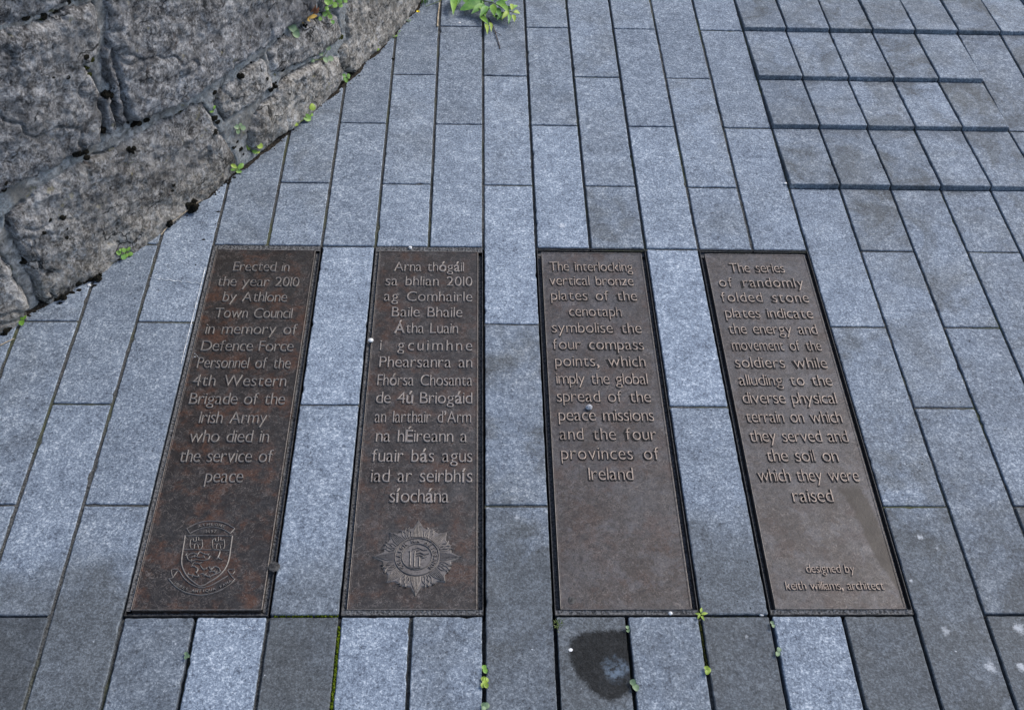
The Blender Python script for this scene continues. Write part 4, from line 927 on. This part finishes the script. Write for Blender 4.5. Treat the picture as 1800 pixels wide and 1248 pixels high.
# leafy weed sprawling over the paving at the top
p0 = gp(800, -14); weed = thing('leafy_weed', 'sprawling leafy green weed lying over the slabs at the top of the picture', 'weed', (p0[0], p0[1], 0))
sb = MB()
def G(x, y, z): return Vector(gp(x, y, z))
tube(sb, [G(800, -14, .004), G(835, 0, .016), G(868, 6, .022), G(890, 18, .024), G(906, 24, .022)], .0019, .0009)
tube(sb, [G(868, 6, .022), G(856, 22, .018), G(850, 34, .010)], .0013, .0009); tube(sb, [G(800, -14, .004), G(770, 4, .012), G(748, 12, .008)], .0011, .0007); sb.build('stem', M_STEM, weed)
for i, (x0, y0, x1, y1, w_, z, mt) in enumerate([
  (799, -10, 797, 20, .017, .020, 0), (822, 0, 800, -8, .015, .020, 0), (850, 4, 816, 16, .020, .026, 1), (852, 8, 833, 22, .016, .024, 1), (868, 4, 836, -10, .017, .028, 0), (842, -2, 822, 8, .014, .022, 1),
  (872, 4, 888, 14, .018, .030, 1), (866, 8, 869, 26, .015, .028, 0), (876, 8, 892, 24, .015, .026, 0), (864, 28, 880, 36, .013, .012, 1), (843, 28, 857, 42, .011, .012, 0), (854, 42, 856, 58, .0085, .008, 2), (861, 40, 863, 54, .007, .008, 2), (884, 16, 900, 16, .012, .026, 1),
  (894, 20, 884, 32, .010, .024, 2), (898, 18, 908, 12, .009, .028, 0), (902, 22, 912, 24, .010, .028, 2), (902, 26, 904, 37, .009, .024, 2), (895, 26, 894, 40, .008, .022, 1), (900, 20, 897, 10, .008, .030, 2), (840, -10, 862, -16, .016, .028, 0), (870, -4, 882, -14, .015, .028, 1), (860, -2, 850, -16, .014, .03, 0), (780, 0, 765, -6, .010, .016, 1), (812, -8, 824, 10, .016, .018, 1), (846, 10, 852, 26, .015, .022, 0), (858, 12, 846, 28, .015, .02, 1), (834, -4, 846, 12, .017, .026, 1), (880, 6, 896, -2, .014, .028, 0), (812, -12, 806, 6, .013, .022, 1), (872, 14, 878, 30, .013, .022, 1), (886, 22, 876, 34, .010, .018, 1), (826, 6, 818, 18, .012, .016, 1)]):
    gA, gB = G(x0, y0, z), G(x1, y1, z*.75); gB = gA+(gB-gA)*1.25; lb_ = MB(); leaf(lb_, gA, gB, w_*1.35, (random.uniform(-.35, .35), -.25+random.uniform(-.3, .2), 1), random.uniform(.05, .22), 'lance' if w_ < .02 else 'oval')
    lb_.build('leaf', (M_LEAF, M_LEAFD, M_LEAFY)[mt], weed, smooth=True)
mb = MB(); tube(mb, [G(858, 32, .004), G(866, 44, .004), G(872, 62, .004), G(877, 78, .003), G(879, 86, .0025)], .0016, .0011); tube(mb, [G(869, 55, .004), G(876, 60, .004), G(882, 63, .003)], .0008, .0006)
tag(mb.build('twig', M_TWIG, None, tuple(G(868, 58, .002))), 'thin dark forked twig on the slab under the leafy weed', 'twig')
mb = MB(); tube(mb, [G(774, -4, .010), G(772, 12, .006), G(770, 28, .004), G(769, 44, .003)], .0017, .0021); tube(mb, [G(769, 44, .003), G(769, 47, .003)], .0026, .0024)
tag(mb.build('dry_stalk', M_STRAW, None, tuple(G(771, 24, .002))), 'pale dry plant stalk lying along a joint at the top of the picture', 'stalk')
mb = MB(); L = [G(283, 413, .004), G(290, 404, .006), G(299, 393, .008), G(311, 384, .009), G(327, 372, .010), G(342, 361, .011), G(353, 352, .012)]; tube(mb, L, .0012, .0008)
tag(mb.build('straw', M_STRAW, None, tuple(L[3])), 'long curved dry straw lying along the foot of the wall', 'straw')
mb = MB(); L = [G(-8, 611, .003), G(10, 602, .004), G(25, 595, .003)]; tube(mb, L, .0013, .0009)
tag(mb.build('straw', M_STRAW, None, tuple(L[1])), 'short stout straw lying on the slab at the left picture edge', 'straw')
# withered leaf and petal on the wall
def wleaf(name, label, cat, pts, mat, wd):
    mb = MB()
    for (x0, y0, x1, y1, w_) in pts:
        a, nn = wall_pt(x0, y0); b, n2 = wall_pt(x1, y1); leaf(mb, Vector(a)+nn*.006, Vector(b)+nn*.009, w_, (nn+Vector((0, -.4, .6))), .2, 'lance')
    p, nn = wall_pt(*pts[0][:2]); tag(mb.build(name, mat, None, tuple(float(v) for v in p), True), label, cat)
wleaf('withered_leaf', 'reddish brown withered leaf standing in the joint left of the dense clover clump', 'leaf', [(540, 24, 539, 2, .014), (541, 22, 545, 8, .010)], M_RED, .01)
wleaf('withered_leaf', 'ochre withered leaf curled on the ledge beside the dense clover clump', 'leaf', [(524, 33, 540, 37, .011), (535, 32, 552, 27, .012), (530, 36, 536, 42, .010)], M_OCH, .01)
mb = MB()
for a in range(5):
    c = G(735, 22, .007); leaf(mb, c, c+Vector((math.cos(a*1.26), math.sin(a*1.26), .5))*.0052, .0055, (0, -.4, 1), .1, 'round')
tag(mb.build('petal', M_YEL, None, tuple(G(735, 22, 0)), True), 'small yellow flower head at the wall foot at the top of the picture', 'flower')
# pebbles and chips
def pebble(label, x, y, r, mat, z=0.0, name='pebble', flat=.7):
    c = gp(x, y, z); mb = MB(); bm = bmesh.new(); bmesh.ops.create_icosphere(bm, subdivisions=2, radius=1.0); R = r*W/100; r6 = random.Random(int(x*7+y))
    ax = [r6.uniform(.85, 1.2), r6.uniform(.75, 1.05), flat]
    for v in bm.verts:
        k_ = 1+.22*float(vnoise(v.co.x*1.6+x, v.co.y*1.6, v.co.z*1.6, 3)); v.co = Vector((v.co.x*ax[0], v.co.y*ax[1], v.co.z*ax[2]))*k_*R
    for v in bm.verts: v.co += Vector((c[0], c[1], z+R*flat*.8))
    me = bpy.data.meshes.new(name); bm.to_mesh(me); bm.free(); tag(link(name, me, mat, None, (float(c[0]), float(c[1]), z)), label, 'pebble', 'loose pebbles')
pebble('whitish pebble on the top frame of the star plaque', 721, 437, 3.6, M_PEBW, -.001)
pebble('whitish pebble on the left rim of the star plaque', 652, 600, 4.2, M_PEBW, .003)
pebble('rounded grey pebble lying on the third plaque above the word peace', 1035, 718, 6.2, M_PEB, ZP)
pebble('whitish pebble at the left end of the wall foot beside a clover seedling', 30, 569, 5.2, M_PEB, 0)
pebble('small white chip in the joint below a round black moss cushion', 157, 503, 3.2, M_PEBW, -.002)
pebble('white chip at the left end of the lowest stone step', 1380, 324, 2.8, M_PEBW, 0)
pebble('flat white chip on the slab below the leafy weed', 808, 41, 3.2, M_PEBW, 0, flat=.25)
pebble('pale pebble in the bottom frame of the third plaque', 1178, 1079, 3.6, M_PEBW, -.004)
pebble('pale grit pebble in the seam left of the fourth plaque', 1338, 1081, 3.2, M_PEBW, -.006)
pebble('pale flat chip on the slab at the edge of the wet patch', 1003, 1142, 3.0, M_PEBW, -.0006, flat=.2)
pebble('flat pale disc stuck on the lower left corner of the third plaque', 1004, 1056, 6.0, M_FRAME, ZP-.0012, 'chewing_gum', .12)
pebble('flat grey disc on the right frame of the shield plaque', 482, 996, 8.0, M_FRAME, .0045, 'chewing_gum', .14)
mb = MB(); c = gp(342, 627, ZP)
for i, (dx, dy, r_) in enumerate([(0, 0, .0045), (.005, .002, .003), (-.003, -.002, .003), (.002, .006, .002), (.008, -.001, .002), (-.001, .0085, .0014)]): blob(mb, (c[0]+dx, c[1]+dy, ZP), (0, 0, 1), r_*1.2, r_, .0016, 400+i, 10)
tag(mb.build('bird_dropping', M_WHITE, None, (float(c[0]), float(c[1]), ZP)), 'white bird dropping on the left edge of the shield plaque', 'bird dropping')

mb = MB(); r7 = random.Random(9); pts = [gp(361+(318-361)*t/60, 470+(640-470)*t/60)[:2] for t in range(61)]
stroke(mb, pts, [max(.0004, r7.gauss(.0008, .0007)) for _ in pts], .0006, 0.0004)
tag(mb.build('lime_smear', M_WHITE, None, (float(pts[30][0]), float(pts[30][1]), 0)), 'thin white lime smear along the slab edge left of the shield plaque', 'smear')
mb = MB(); pts = [(lambda g: (g[0], g[1]+.0015*math.sin(t*.9)+r7.gauss(0, .0004)))(gp(264+(352-264)*t/40, 489+(499-489)*t/40)) for t in range(41)]
stroke(mb, pts, [max(.0003, r7.gauss(.0010, .0006)) for _ in pts], .0004, 0.0006)
tag(mb.build('scratch', M_WHITE, None, (float(pts[20][0]), float(pts[20][1]), 0)), 'fine white scratch running across the slab left of the shield plaque', 'scratch')

# loose grit: dark crumbs in the joints and on the slabs
mb = MB(); r8 = random.Random(21)
for i in range(520):
    if i < 330: x = X(r8.randint(-8, 12))+r8.gauss(0, .0025); y = r8.uniform(-1.15, 1.2)
    else: x, y = r8.uniform(-.9, 1.4), r8.uniform(-1.15, 1.2)
    if any(X(a)-.004 < x < X(b)+.004 for a, b in PLQ) and Y(8) < y < Y(4): continue
    sz = r8.uniform(.0006, .0019); ph = r8.uniform(0, 6); z0 = .0002 if i >= 330 else -.002
    V = [(x+sz*math.cos(ph+k_*1.256)*r8.uniform(.6, 1.4), y+sz*math.sin(ph+k_*1.256)*r8.uniform(.6, 1.4), z0-.001) for k_ in range(5)]+[(x, y, z0+sz*r8.uniform(.5, 1.0))]
    mb.add(V, [(k_, (k_+1) % 5, 5) for k_ in range(5)])
tag(mb.build('grit', M_SOIL), 'fine dark grit scattered over the slabs and joints', 'grit', None, 'stuff')
